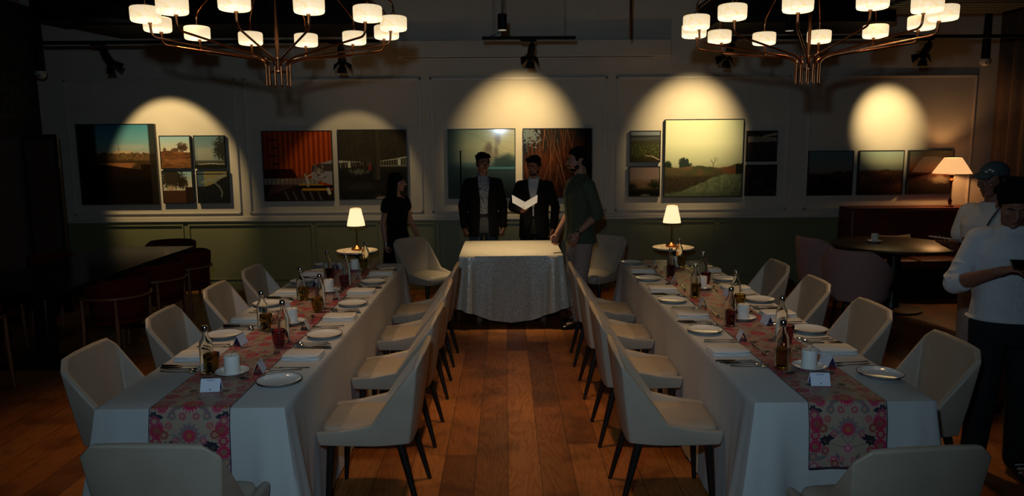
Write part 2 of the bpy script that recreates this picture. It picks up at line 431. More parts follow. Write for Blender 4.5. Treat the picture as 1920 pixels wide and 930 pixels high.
prof = [(6.20 + .045*math.sin(j/n*3.4/.11*PI) + .01*math.sin(j*.37), 6.05+3.38*j/n) for j in range(n+1)]
q.loft([[(x, y, z) for x, y in prof] for z in (.03, 1.2, 2.4, 3.5)], caps=False, closed=False)
tag(obj('curtain', q, 'curtain', solid=.006), 'brown full-height pleated curtain along the right side wall', 'curtain')
# dark services hung under the ceiling
q = MB(); q.box((-3.1, 8.75, 3.36), (3.1, 1.0, .36)); q.box((-4.9, 8.9, 3.42), (.8, .7, .25)); struct('trim_soffit', q, 'black', bevel=.02, smooth=0)
q = MB(); q.box((3.35, 8.85, 3.36), (2.0, .9, .34)); struct('trim_soffit_right', q, 'black', bevel=.02, smooth=0)
def m_slats(): return noisy('olive_slats', hexc('4c4836'), hexc('3a3729'), 3, .6, .1, stretch=(.3, 6, 1))
M['slats'] = m_slats()
q = MB()
for k in range(9): q.box((4.9, 7.55+k*.13, 3.33), (1.5, .10, .03))
q.box((4.9, 8.1, 3.42), (1.6, 1.3, .14))
struct('trim_slatted_duct', q, 'slats', smooth=0)
# round ceiling air diffuser
q = MB()
t = empty('air_diffuser', (-4.22, 8.35, 3.22), 0, label='round ceiling air diffuser with concentric rings beside the left chandelier', cat='air vent')
for k in range(6):
    r0 = .04+.046*k
    obj('ring', MB().lathe([(r0, 0), (r0+.022, -.018), (r0+.026, -.014), (r0+.006, .008)], 40, closed=True), 'recess', t)
obj('collar', MB().lathe([(.30, .0), (.33, .0), (.33, .12), (.30, .12)], 40, closed=True), 'black', t)

# ------------------------------------------------------------ track lights
def track(x0, x1, z, y, lab):
    t = empty('lighting_track', ((x0+x1)/2, y, z), 0, label=lab, cat='light track', group='ceiling lighting tracks')
    obj('rail', MB().box((0, 0, 0), (x1-x0, .05, .035)), 'black', t, bevel=.004)
    for x in (x0+.12, x1-.12):
        obj('wire', MB().tube([(x-(x0+x1)/2, 0, .01), (x-(x0+x1)/2, 0, 3.87-z)], .002, 6), 'black', t)
    return t
track(-5.1, -1.35, 2.99, 8.2, 'long black lighting track behind the left chandelier')
tc = track(-.24, .77, 3.01, 8.2, 'short black lighting track above the signing table')
track(2.25, 5.9, 3.0, 8.2, 'long black lighting track behind the right chandelier')
for dx in (0, .015):
    obj('cable', MB().tube(curve_pts([(-.42+dx, 0, .02), (-.30+dx, 0, .07), (-.28+dx, .02, .56)], .06), .003, 6), 'blackp', tc)
def spot_head(x, y, z, tilt, turn, lab, power, angle, blend):
    t = empty('track_spotlight', (x, y, z), turn, label=lab, cat='spotlight', group='barn-door spotlights on the ceiling tracks')
    obj('driver_box', MB().box((-.04, 0, .01), (.17, .045, .04)), 'black', t, bevel=.004)
    obj('neck', MB().tube([(0, 0, 0), (0, 0, -.05)], .014, 10), 'black', t)
    Rm = Euler((tilt, 0, 0)).to_matrix()
    def P(p): return Rm @ Vector(p) + Vector((0, 0, -.05))
    obj('body', MB().lathe([(0, .02), (.026, .02), (.040, -.02), (.040, -.16), (.047, -.165), (.047, -.20), (.042, -.20), (.042, -.17), (.036, -.165), (0, -.165)], 20), 'black', t).matrix_local = Matrix.Translation((0, 0, -.05)) @ Rm.to_4x4()
    for a in range(4):
        ra = Matrix.Rotation(a*PI/2, 3, 'Z'); fl = Matrix.Rotation(R(-42), 3, 'X')
        v = [ra @ (Vector((0, -.046, -.20)) + fl @ Vector(c)) for c in ((-.035, 0, 0), (.035, 0, 0), (.055, -.002, -.075), (-.055, -.002, -.075))]
        obj('barn_door', MB().add([P(c) for c in v], [(0, 1, 2, 3)]), 'black', t, solid=.003)
    l = lamp('spot_bulb', 'SPOT', P((0, 0, -.185)), None, power, (1.0, .79, .40), .028, angle, blend); l.parent = t; l.rotation_euler = (tilt, 0, 0)
    return t
spot_head(-4.34, 8.2, 2.97, R(47), R(-5), 'black spotlight with open barn doors, farthest left on the track', 140, 59, .4)
spot_head(-1.77, 8.2, 2.97, R(40), R(8), 'black barn-door spotlight above the dark warehouse photograph', 34, 60, .35)
spot_head(.30, 8.2, 2.98, R(56), R(6), 'black barn-door spotlight on the short middle track', 180, 68, 1.0)
spot_head(2.47, 8.2, 2.97, R(56), R(5), 'black barn-door spotlight above the large pale landscape photograph', 215, 64, 1.0)
spot_head(4.62, 8.2, 2.97, R(59), R(-11), 'black barn-door spotlight nearest the right curtain', 270, 43, 1.0)
def pendant(x, y, z, lab):
    t = empty('pendant_downlight', (x, y, z), 0, label=lab, cat='ceiling light', group='black cylinder pendants')
    obj('body', MB().tube([(0, 0, 0), (0, 0, .15)], .045, 24), 'black', t, bevel=.003)
    obj('lens', MB().tube([(0, 0, -.003), (0, 0, .004)], .04, 24), 'lens', t)
    obj('rod', MB().tube([(0, 0, .15), (0, 0, 3.87-z)], .004, 6), 'black', t)
pendant(-.02, 7.4, 2.98, 'black cylinder pendant hanging above the signing table')
pendant(2.9, 7.7, 3.0, 'black cylinder pendant behind the right chandelier')
def cctv(x, y, z, top, lab):
    t = empty('dome_camera', (x, y, z), 0, label=lab, cat='security camera', group='security domes by the side walls')
    obj('housing', MB().lathe([(0, -.06), (.03, -.055), (.055, -.03), (.065, 0), (.065, .03), (0, .03)], 20), 'cctv', t)
    obj('mount', MB().tube([(0, 0, .03), (0, 0, top-z)], [.05, .03], 12), 'black', t)
    for s in (-1, 1): obj('lens', MB().ell((s*.018, -.055, -.025), (.010, .006, .010)), 'blackp', t)
cctv(-5.45, 8.9, 2.73, 3.87, 'white security camera on a black pole at the left corner')
cctv(5.92, 9.25, 2.84, 3.87, 'white dome security camera on a black pole beside the curtain')
tag(obj('hanging_rod', MB().tube([(1.38, 8.3, 3.87), (1.38, 8.3, 3.04), (1.38, 8.3, 3.0)], [.016, .013, .003], 8), 'copper'), 'thin brown rod with a pointed tip hanging right of the middle track', 'rod')
# ------------------------------------------------------------ the framed photographs (painted procedurally, point by point)
def vn(n, fx, fy, seed, octv=4):
    rg = np.random.RandomState(seed); out = np.zeros((n, n)); amp = 1; tot = 0
    u = np.linspace(0, 1, n)
    for o in range(octv):
        gx, gy = int(fx*2**o)+2, int(fy*2**o)+2; g = rg.rand(gy, gx)
        X = u*(gx-1.001); Y = u*(gy-1.001); xi = X.astype(int); yi = Y.astype(int); xf = X-xi; yf = Y-yi
        xf = xf*xf*(3-2*xf); yf = yf*yf*(3-2*yf)
        a = g[yi][:, xi]; b = g[yi][:, xi+1]; c = g[yi+1][:, xi]; d = g[yi+1][:, xi+1]
        out += amp*((a*(1-xf)+b*xf)*(1-yf[:, None]) + (c*(1-xf)+d*xf)*yf[:, None]); tot += amp; amp *= .5
    return out/tot
def C(h): return np.array([int(h[i:i+2], 16)/255 for i in (0, 2, 4)])
def mix(a, b, t): t = np.clip(t, 0, 1)[..., None]; return a*(1-t)+b*t
def sm(e0, e1, x): t = np.clip((x-e0)/(e1-e0), 0, 1); return t*t*(3-2*t)
def grad(V, stops):
    out = np.zeros(V.shape+(3,)); out[:] = C(stops[0][1])
    for (p0, c0), (p1, c1) in zip(stops[:-1], stops[1:]):
        k = V >= p0; out[k] = mix(C(c0), C(c1), (V[k]-p0)/(p1-p0))
    return out
def line(img, U, V, x0, y0, x1, y1, w, col, a=1.0):
    dx, dy = x1-x0, y1-y0; L = dx*dx+dy*dy; t = np.clip(((U-x0)*dx+(V-y0)*dy)/L, 0, 1)
    d = np.hypot(U-x0-t*dx, V-y0-t*dy); return mix(img, C(col), a*(1-sm(w*.5, w*1.1, d)))
def blob(img, U, V, x, y, rx, ry, col, a=1, soft=.3, nz=0):
    d = np.hypot((U-x)/rx, (V-y)/ry)+nz; return mix(img, C(col), a*(1-sm(1-soft, 1+soft, d)))
def tree(img, U, V, x, y, h, rg, col, depth=5, ang=-PI/2, w=.006):
    if depth == 0 or h < .008: return img
    x1, y1 = x+math.cos(ang)*h, y+math.sin(ang)*h
    img = line(img, U, V, x, y, x1, y1, w, col)
    for s in (-1, 1): img = tree(img, U, V, x1, y1, h*rg.uniform(.6, .8), rg, col, depth-1, ang+s*rg.uniform(.3, .6), w*.7)
    return img
def paint(kind, n):
    u = np.linspace(0, 1, n); U, V = np.meshgrid(u, u); N = vn(n, 6, 6, hash_(kind)); F = vn(n, 40, 40, hash_(kind)+1, 2); G = vn(n, 14, 5, hash_(kind)+2)
    rg = random.Random(hash_(kind))
    if kind == 'field':
        im = grad(V, [(0, '3f7f93'), (.18, '6d9fa6'), (.32, '9aa79c'), (.36, 'a99a80'), (1, 'a99a80')])
        im = mix(im, C('b9b3a0'), .5*sm(.5, .7, vn(n, 3, 18, 5))*sm(.15, .3, V))
        im = mix(im, C('c7a57e'), sm(.335, .34, V + .015*F)*(U > .45)*(U < .7))
        im = mix(im, mix(C('4a3a26')+0*im, C('8a6238'), F*1.2-.2), sm(.355, .36, V+.05*(vn(n, 25, 2, 7)-.5)))
        im = mix(im, C('3c2a1a')+0*im, sm(.43, .47, V)*.9)
        im = mix(im, C('a0643c')+0*im, sm(.475, .482, V)*(1-sm(.0, .02, V-.475-.17*(U-.12)*(U < .62)-.085*sm(.82, .62, U)*(U >= .62)+.03*F))*(1-sm(.66, .80, U))*.9)
        im = mix(im, mix(C('140d08')+0*im, C('26170c'), F), sm(0, .01, V-.482-.13*np.clip(U-.2, 0, 1)+.2*(U > .8)*(V > .5)))
        im = mix(im, C('0e0906')+0*im, sm(.55, .8, V)*.85)
        im = line(im, U, V, .53, .235, .53, .35, .004, '6d5a4a'); im = line(im, U, V, .51, .30, .55, .30, .003, '6d5a4a')
        im = mix(im, C('14110f')+0*im, .92*(1-sm(.20, .26, U))); im = mix(im, C('241f1a')+0*im, .85*sm(.915, .935, U))
    elif kind in ('hill', 'oak'):
        im = grad(V, [(0, '8fb2bb'), (.45, 'cfc0a2'), (1, 'cfc0a2')])
        if kind == 'hill':
            hz = .47-.03*np.sin(U*5)
            for x, y, r in ((.74, .33, .17), (.66, .38, .1), (.82, .36, .1)): im = blob(im, U, V, x, y, r, r*.75, '4a3325', .85, .25, (F-.5)*1.6)
            for x, r in ((.14, .07), (.42, .06), (.52, .08)): im = blob(im, U, V, x, .42, r, r*.8, '4a3325', .85, .25, (F-.5)*1.5)
            for a in (-2.2, -1.8, -1.4, -1.0): im = line(im, U, V, .74, .5, .74+.16*math.cos(a), .5+.22*math.sin(a), .008, '3a261b')
            im = mix(im, mix(C('8d5a34')+0*im, C('4f2f1c'), vn(n, 5, 20, 4)*1.6-.3), sm(0, .01, V-hz))
            im = blob(im, U, V, .55, .78, .4, .07, '9c663c', .6, .4, (N-.5))
        else:
            im = blob(im, U, V, .33, .22, .42, .33, '33291f', .96, .12, (F-.5)*1.1); im = blob(im, U, V, .66, .35, .18, .2, '2c241c', .95, .15, (F-.5))
            im = blob(im, U, V, .28, .54, .1, .08, 'c49a7a', .8, .3, (F-.5)*2)
            im = mix(im, mix(C('3f281b')+0*im, C('5c3826'), F), sm(0, .02, V-.60)); im = mix(im, C('2c2018')+0*im, (U > .75)*sm(0, .01, V-.5))
    elif kind == 'towers':
        im = grad(V, [(0, '5d7d84'), (.5, '8b938c'), (1, '7d8078')])
        for k in range(16):
            x = .12+.5*k/16; h = .30+.12*rg.random(); im = line(im, U, V, x, .48-.3*h, x, .75, .012, 'b9a88a', .55)
        im = blob(im, U, V, .95, .4, .28, .35, '27251f', .95, .3, (F-.5)*1.4)
        im = mix(im, C('4a4840')+0*im, sm(.74, .80, V)); im = mix(im, C('b0a890')+0*im, (np.abs(V-.87-.01*np.sin(U*9)) < .012)*(U > .1)*1.0); im = mix(im, C('23221d')+0*im, sm(.89, .91, V))
    elif kind == 'stream':
        im = mix(C('a7935f')+np.zeros((n, n, 3)), C('6c6a50'), np.abs(np.sin(U*50))*.7)
        im = mix(im, C('4f626a')+0*im, (U < .22)*1.0)
        im = mix(im, C('15140f')+0*im, 1.0*((V > .08) & (V < .11)))
        im = mix(im, mix(C('15171a')+0*im, C('2b2d2e'), F), sm(0, .02, V-.48+.32*U*sm(.1, .9, U)))
        px = [(.15, .36), (.4, .27), (.62, .30), (.72, .2), (.92, .12)]
        for a, b in zip(px[:-1], px[1:]): im = line(im, U, V, *a, *b, .05, '8b8d86', .7)
        px = [(.68, .24), (.58, .38), (.72, .5), (.80, .66), (.78, .82)]
        for a, b in zip(px[:-1], px[1:]): im = line(im, U, V, *a, *b, .035, '74776f', .75)
    elif kind == 'container':
        w = (U*13.5) % 1.0; im = mix(C('8f3010')+np.zeros((n, n, 3)), C('c85220'), sm(.1, .45, w)*(1-sm(.6, .95, w)))
        im = mix(im, C('5c1a0c')+0*im, (1-sm(.0, .35, U))*.5); im = im*(.92+.16*vn(n, 20, 3, 3)[..., None])
        for y in (.12, .23, .35, .47): im = line(im, U, V, .12+.02*math.sin(y*30), y, .20+.02*math.sin(y*30), y, .012, '2c0e08')
        sh = (V > .54) & (U < .42+(V-.54)*.55); im = mix(im, C('2a0f0a')+0*im, .9*sh)
        im = mix(im, mix(C('9b8d74')+0*im, C('6c604f'), sm(.1, .9, (U*16) % 1)), 1.0*((V > .68) & (V < .77) & (U < .80)))
        tri = (V > .50-.28*(U-.70)) & (U > .70); im = mix(im, C('9a9090')+0*im, 1.0*(tri & (V < .75+.3*(U-.9)))); im = mix(im, C('4b3c38')+0*im, 1.0*(tri & (V < .58) & (V > .47)))
        im = mix(im, mix(C('1a1210')+0*im, C('3b2a22'), F), 1.0*((V > .77) & ((U < .56) | (V > .86))))
        im = mix(im, C('b07e2e')+0*im, 1.0*((V > .765) & (V < .785) & (U > .5) & (U < .85))); im = mix(im, C('120e0c')+0*im, 1.0*((V > .785) & (V < .83) & (U > .5)))
        im = mix(im, C('c88a2c')+0*im, 1.0*((V > .83) & (V < .86) & (U > .55) & (U < .95))); im = line(im, U, V, .93, .84, .95, .9, .03, 'd8c8a8')
        for k in range(26):
            x = .05+.022*k; y = .93-.008*k; im = line(im, U, V, x, y, x+.05, y-.13, .007, '6a4440', .8)
        for k in range(5): im = line(im, U, V, .35+.12*k, 1.0, .30+.12*k, .88, .02, '5c544c', .8)
        for k in range(40):
            x, y = .80+rg.gauss(0, .045), .60+rg.gauss(0, .04); im = line(im, U, V, x, y, x+rg.uniform(-.05, .05), y+rg.uniform(-.05, .05), .008, rg.choice(['8f7d6c', '3f2f28', '6d5548', 'b3a08c']))
        for a, b in (((.70, .62), (.62, .66)), ((.62, .66), (.66, .76)), ((.60, .62), (.64, .80))): im = line(im, U, V, *a, *b, .014, 'b7a894')
    elif kind == 'warehouse':
        im = mix(C('2d2820')+np.zeros((n, n, 3)), C('3a3226'), N); im = mix(im, C('211f1b')+0*im, sm(.5, .6, V))
        im = im + ((F-.5)*.05)[..., None]
        for k in range(13):
            x = .01+.037*k; s = 1-k/15; im = mix(im, C('b9b39c')+0*im, 1.0*((np.abs(U-x) < .014*s) & (V > .455-.02*s+.001*k) & (V < .455+.012*s)))
            if k % 3 != 1: im = mix(im, C('8f8b78')+0*im, .8*((np.abs(U-x-.012) < .006*s) & (V > .46) & (V < .48+.07*s)))
        im = mix(im, C('a5a18c')+0*im, 1.0*((np.abs(U-.15) < .022) & (V > .46) & (V < .54)))
        for k in range(11):
            x = .62+.037*k; s = .35+k/14; im = mix(im, C('b3ad98')+0*im, .9*((np.abs(U-x) < .016) & (np.abs(V-.475+.055*s+.02*s) < .011*s))); im = mix(im, C('8a8674')+0*im, .7*((np.abs(U-x) < .006) & (V > .45-.03*s) & (V < .50)))
        im = mix(im, C('b9b6a2')+0*im, 1.0*((np.abs(U-.89) < .017) & (V > .42) & (V < .51))); im = mix(im, C('7b796a')+0*im, .8*((U > .6) & (V > .505) & (V < .525)))
        im = mix(im, mix(C('2e281f')+0*im, C('3d362a'), sm(.52, .58, U)), 1.0*((U > .51) & (U < .60) & (V < .72)))
        im = blob(im, U, V, .455, .54, .02, .055, '7c2a22', .9, .2); im = blob(im, U, V, .28, .60, .13, .035, '6b655a', .7, .5, (F-.5)*2); im = blob(im, U, V, .3, .82, .2, .05, '3c382f', .5, .5, (F-.5)*2)
    elif kind == 'haze':
        im = grad(V, [(0, '6f8076'), (.25, '8f937c'), (.46, '7d8577'), (.5, '52666a'), (.58, '2c3a3f'), (1, '141a1c')])
        im = mix(im, C('2f454c')+0*im, (1-sm(0, .30, U))*.75); im = mix(im, C('a49d7c')+0*im, .8*sm(.35, .9, U)*(1-sm(.4, .52, V)))
        for k in range(6): im = line(im, U, V, .0+.1*k, -.02+.02*k, 1.1, .1+.13*k, .004, '5f6458', .35)
        for x, y, rx, ry in ((.62, .25, .04, .05), (.72, .32, .03, .10), (.75, .14, .04, .08), (.60, .36, .06, .12)): im = blob(im, U, V, x, y, rx, ry, '55483f', .6, .7, (N-.5))
        im = blob(im, U, V, .9, .5, .18, .1, '26363a', .9, .5, (N-.5)*1.5); im = mix(im, C('4f9aa8')+0*im, .5*(np.abs(V-.56) < .015)*(U > .55))
        im = line(im, U, V, .185, .33, .185, 1, .013, '0a0c0c'); im = line(im, U, V, .17, .32, .20, .31, .008, '0a0c0c')
    elif kind == 'reeds':
        im = mix(C('3c221a')+np.zeros((n, n, 3)), C('7a3a22'), N*1.6-.3); im = mix(im, C('2b2c2b')+0*im, (1-sm(.15, .42, V+.25*(U-.4)))*.85)
        im = mix(im, C('150d0b')+0*im, .8*sm(.80, .95, U))
        for k in range(95):
            x = rg.uniform(.08, .98); y = rg.uniform(.25, 1.05); L = rg.uniform(.2, .75); a = rg.gauss(0, .16)
            im = line(im, U, V, x, y, x+a*L, y-L, rg.uniform(.003, .006), rg.choice(['b5633c', '8f4528', 'c98a5e', '6d3420', '5a2c1d']), rg.uniform(.4, .9)*(.5 if x > .8 else 1))
        im = blob(im, U, V, .08, .08, .12, .13, '9fb1b6', .8, .3, (F-.5)*3)
    elif kind == 'bigland':
        im = grad(V, [(0, 'b4b697'), (.3, 'c0bf9d'), (.55, 'a9a988'), (.62, '9a9779'), (1, '9a9779')])
        im = blob(im, U, V, .235, .555, .065, .065, '27302a', 1, .12, (F-.5)*.9); im = blob(im, U, V, .26, .60, .085, .05, '27302a', 1, .12, (F-.5)*.9); im = blob(im, U, V, .02, .60, .07, .07, '20281f', 1, .12, (F-.5)*.9)
        im = tree(im, U, V, .625, .615, .045, random.Random(8), '4a4a3c', 6, -PI/2, .006)
        hz = .605+.012*np.sin(U*11)-.03*sm(.75, .95, U)
        im = mix(im, mix(C('3a3d2a')+0*im, C('6a4a32'), N*1.8-.4), sm(0, .012, V-hz+.02*(vn(n, 40, 2, 3)-.5)))
        im = mix(im, C('6f3c26')+0*im, .6*sm(.65, .85, U)*sm(0, .02, V-.60)*(1-sm(.70, .76, V)))
        im = mix(im, mix(C('2a231b')+0*im, C('3c3326'), F), sm(.70, .76, V))
        im = mix(im, C('181d15')+0*im, .9*(U > .92)*(V > .58)*(V < .78))
        riv = V-(.95-.25*sm(.05, .85, U)); im = mix(im, mix(C('656b52')+0*im, C('4d523d'), vn(n, 30, 30, 12)*2-.5), sm(0, .012, riv+.02*(F-.5)))
        im = mix(im, C('3a3f30')+0*im, .5*sm(.88, 1.0, V))
    elif kind == 'marsh':
        im = grad(V, [(0, '6f7478'), (.12, '6f7478'), (.14, '2d2e30'), (.3, '3c3d3c'), (.34, '3a3726'), (1, '2b2416')])
        im = mix(im, C('4c5a2c')+0*im, .8*sm(.45, .7, F)*sm(.35, .5, V)*(1-sm(.8, .9, V))); im = line(im, U, V, .5, .80, .75, .83, .012, 'a58f78'); im = line(im, U, V, .75, .83, 1, .95, .02, 'a58f78')
        for y in (.2, .25): im = line(im, U, V, 0, y+.02, 1, y, .008, '7f7d7c', .6)
    elif kind == 'dusk':
        im = grad(V, [(0, '6d5a57'), (.4, '7b6459'), (.5, '6c5340'), (.7, '5e4a30'), (.8, '1b1a12'), (1, '100f0b')])
        im = blob(im, U, V, .85, .62, .2, .16, '1a1d12', .95, .3, (F-.5)*2); im = blob(im, U, V, .05, .68, .15, .12, '1a1d12', .95, .3, (F-.5)*2)
    elif kind == 'shore':
        im = mix(C('26211d')+np.zeros((n, n, 3)), C('4a443d'), sm(.5, .8, F)); sky = (V > .16+.04*U) & (V < .37-.03*U); im = mix(im, C('7d705c')+0*im, 1.0*sky)
        im = mix(im, C('8d8068')+0*im, 1.0*((np.abs(V-.22+.2*(U-.3)) < .05*U) & (U > .5)))
        im = mix(im, C('1d1916')+0*im, .5*sm(.4, .9, V))
    elif kind == 'dark_scrub':
        im = mix(C('211b17')+np.zeros((n, n, 3)), C('382f28'), sm(.4, .8, N)); im = mix(im, C('5c5148')+0*im, .7*sm(.68, .85, F)*sm(.25, .1, np.abs(U-.4)))
    elif kind == 'plain_tank':
        im = grad(V, [(0, '56686a'), (.3, '5f605d'), (.5, '6d5c52'), (.52, '3c261e'), (1, '1e1210')])
        im = blob(im, U, V, .48, .68, .24, .09, '0f0d0c', .95, .3, (N-.5)); im = blob(im, U, V, .45, .60, .1, .05, '0f0d0c', .95, .2); im = line(im, U, V, .72, .33, .72, .5, .008, '57423a'); im = blob(im, U, V, .68, .49, .14, .03, '2c1f1a', .9, .3, (F-.5))
        im = blob(im, U, V, .93, .49, .1, .04, '2c1f1a', .9, .3, (F-.5))
    elif kind == 'plain_bright':
        im = grad(V, [(0, '8c9a8b'), (.25, 'a3a489'), (.40, '8f8d74'), (.44, '7b7662'), (.46, '5b3826'), (1, '1e130e')])
        im = mix(im, mix(C('43281c')+0*im, C('7a523a'), F*1.6-.3), .8*sm(.46, .5, V)*(1-sm(.6, 1.0, V))); im = blob(im, U, V, .62, .45, .1, .025, '4a3a28', .9, .3, (F-.5))
    else:  # plain_orange
        im = grad(V, [(0, '4d5247'), (.2, '6d5a48'), (.4, '8c5432'), (.5, '7c4024'), (.56, '2c1812'), (.7, '1c1411'), (1, '0f0c0b')])
        for k in range(9): im = line(im, U, V, .08+.1*k, .38+.1*rg.random(), .08+.1*k, .56, .008, '4a2a1c', .8)
        im = blob(im, U, V, .72, .66, .25, .08, '5d5444', .7, .6, (N-.5)*1.5)
    im = im*{'reeds': .62, 'container': .85, 'haze': .9, 'hill': .85, 'oak': .8, 'stream': .75, 'towers': .8, 'field': .82}.get(kind, 1)
    return np.clip(im, 0, 1)
def hash_(s): return sum(ord(c)*(i+3) for i, c in enumerate(s)) % 9973
def to_lin(a): return np.where(a <= .04045, a/12.92, ((a+.055)/1.055)**2.4)
def color_grid(name, co, cols, nu, nv, material, parent):
    """grid mesh whose points carry the painted colours"""
    me = bpy.data.meshes.new(name)
    ii = np.arange(nu*nv).reshape(nv, nu); f = np.stack([ii[:-1, :-1], ii[:-1, 1:], ii[1:, 1:], ii[1:, :-1]], -1).reshape(-1, 4)
    me.vertices.add(len(co)); me.vertices.foreach_set('co', co.astype(np.float32).ravel())
    me.loops.add(f.size); me.polygons.add(len(f)); me.loops.foreach_set('vertex_index', f.ravel().astype(np.int32))
    me.polygons.foreach_set('loop_start', (np.arange(len(f))*4).astype(np.int32))
    me.update(calc_edges=True); me.validate()
    a = me.color_attributes.new('Col', 'FLOAT_COLOR', 'POINT'); c4 = np.ones((len(co), 4), np.float32); c4[:, :3] = to_lin(cols).reshape(-1, 3)
    a.data.foreach_set('color', c4.ravel()); me.shade_smooth()
    return link(name, me, material, parent)
def picture(kind, x0, x1, z0, z1, lab, grp):
    w, h = x1-x0, z1-z0; D = .045; n = 190 if w > .8 else (130 if w > .5 else 96)
    t = empty('framed_photograph', ((x0+x1)/2, YW, (z0+z1)/2), 0, label=lab, cat='picture', group=grp)
    q = MB(); q.box((0, -D/2-.002, 0), (w-.004, D, h-.004))
    e = .010
    for zz in (-h/2+e/2, h/2-e/2): q.box((0, -D-.004, zz), (w, .010, e))
    for xx in (-w/2+e/2, w/2-e/2): q.box((xx, -D-.004, 0), (e, .010, h-2*e))
    obj('frame', q, 'blackp', t, smooth=0)
    u = np.linspace(0, 1, n); U, V = np.meshgrid(u, u)
    co = np.stack([(U-.5)*(w-2*e), np.full_like(U, -D-.004), (.5-V)*(h-2*e)], -1).reshape(-1, 3)
    color_grid('print', co, paint(kind, n), n, n, 'print', t)
G1, G2, G3, G4, G5 = ['photographs in the %s panel of the back wall' % s for s in ('far left', 'left', 'middle', 'right', 'far right')]
picture('field', -5.42, -4.43, 1.14, 2.16, 'large square photograph of dark field under blue sky, farthest left', G1)
picture('hill', -4.38, -3.99, 1.59, 2.01, 'small photograph of brown hill and bushy tree, upper row beside largest field picture', G1)
picture('towers', -3.95, -3.56, 1.59, 2.01, 'small photograph of hazy pale towers, upper right of the left group of four', G1)
picture('oak', -4.38, -3.99, 1.15, 1.57, 'small photograph of big dark tree crown, lower row beside the large field picture', G1)
picture('stream', -3.94, -3.54, 1.15, 1.57, 'small photograph of pale stream winding through black ground, lower right of the left four', G1)
picture('container', -3.09, -2.20, 1.17, 2.06, 'large photograph of orange-red corrugated container wall with scrap below', G2)
picture('warehouse', -2.13, -1.25, 1.18, 2.07, 'large photograph of dark warehouse interior with bright doorways, behind the woman', G2)
picture('haze', -.74, .13, 1.18, 2.07, 'large photograph of hazy yellow-blue sky and poles, behind the man in patterned shirt', G3)
picture('reeds', .22, 1.11, 1.18, 2.07, 'large photograph of reddish reed stems, behind the man in the olive shirt', G3)
picture('marsh', 1.59, 1.98, 1.63, 2.03, 'small photograph of green marsh and water, upper left of the large pale landscape', G4)
picture('dusk', 1.58, 1.98, 1.19, 1.58, 'small photograph of mauve dusk sky over bushes, lower left of the pale landscape', G4)
picture('bigland', 2.03, 3.04, 1.18, 2.17, 'large photograph of pale green sky over scrubland with bare tree', G4)
picture('shore', 3.08, 3.47, 1.63, 2.02, 'small dark photograph with pale strip of sky, upper right of the pale landscape', G4)
picture('dark_scrub', 3.08, 3.48, 1.19, 1.59, 'small nearly black photograph of scrub, lower right of the pale landscape', G4)
picture('plain_tank', 3.88, 4.46, 1.19, 1.76, 'dusky plain photograph with black mound, first of the three on the right', G5)
picture('plain_bright', 4.53, 5.11, 1.19, 1.76, 'photograph of bright sky over brown plain, middle of the three on the right', G5)
picture('plain_orange', 5.17, 5.75, 1.19, 1.76, 'photograph of orange dusk skyline beside the banquette lamp', G5)

# ------------------------------------------------------------ banquet tables, cloths and runners
TX = {'L': (-1.81, -.985), 'R': (1.10, 1.90)}; TY = (3.12, 7.0); CX = {'L': -1.395, 'R': 1.50}
def cloth(x0, x1, y0, y1, zt, hem, flare, corner, amp, seed, dents=(), n=640, rc=.025, dcs=.13, lev=22):
    w, d = x1-x0, y1-y0; per = 2*(w+d); rg = random.Random(seed); ph = [rg.uniform(0, 6.28) for _ in range(6)]
    def base(s):
        s %= per
        if s < w: return x0+s, y0, 0, -1, min(s, w-s), 0
        s -= w
        if s < d: return x1, y0+s, 1, 0, min(s, d-s), 1
        s -= d
        if s < w: return x1-s, y1, 0, 1, min(s, w-s), 2
        s -= w
        return x0, y1-s, -1, 0, min(s, d-s), 3
    rings = []
    for k in range(lev+1):
        t = k/lev; ring = []
        for j in range(n):
            s = per*j/n; x, y, nx, ny, dc, side = base(s)
            # soften the normal at corners
            if dc < .12:
                cxn = (1 if x > (x0+x1)/2 else -1); cyn = (1 if y > (y0+y1)/2 else -1); kk = .5*(1-dc/.12)
                nx2, ny2 = nx*(1-kk)+(cxn if nx == 0 else 0)*kk, ny*(1-kk)+(cyn if ny == 0 else 0)*kk; L = math.hypot(nx2, ny2); nx2 /= L; ny2 /= L
            else: nx2, ny2 = nx, ny
            cf = math.exp(-(dc/dcs)**2)
            wv = math.sin(s*13+ph[0]+.6*math.sin(s*3.1+ph[1])) + .5*math.sin(s*29+ph[2]) + .25*math.sin(s*61+ph[3]+2*t)
            fold = math.exp(-((dc-.10)/.035)**2)*1.2 - math.exp(-((dc-.045)/.02)**2)*.8
            o = flare*t + corner*cf*t**1.1 + amp*t**1.3*wv*(.5+1.6*math.exp(-(dc/.35)**2)) + .022*fold*t
            zz = zt - (zt-hem(dc, side))*t
            for sgn, yc in dents:
                if nx == sgn: o -= .16*min(1, max(0, (t-.12)*4))*math.exp(-((y-yc)/.30)**4)
            if k == 0: o = 0
            ring.append((x+nx2*(o+.006), y+ny2*(o+.006), zz + .004 if k else zt))
        rings.append(ring)
    q = MB(); inner = [[(x0+(x-x0)*.985+.0*1+(w*.0075), y0+(y-y0)*.985+(d*.0075), zt+.0035) for x, y, z in rings[0]]]
    q.loft(inner+[[(x, y, zt) for x, y, z in rings[0]]]+rings[1:], caps=False)
    v0 = len(q.v); q.f.append(tuple(range(n)))
    return q
tops = []
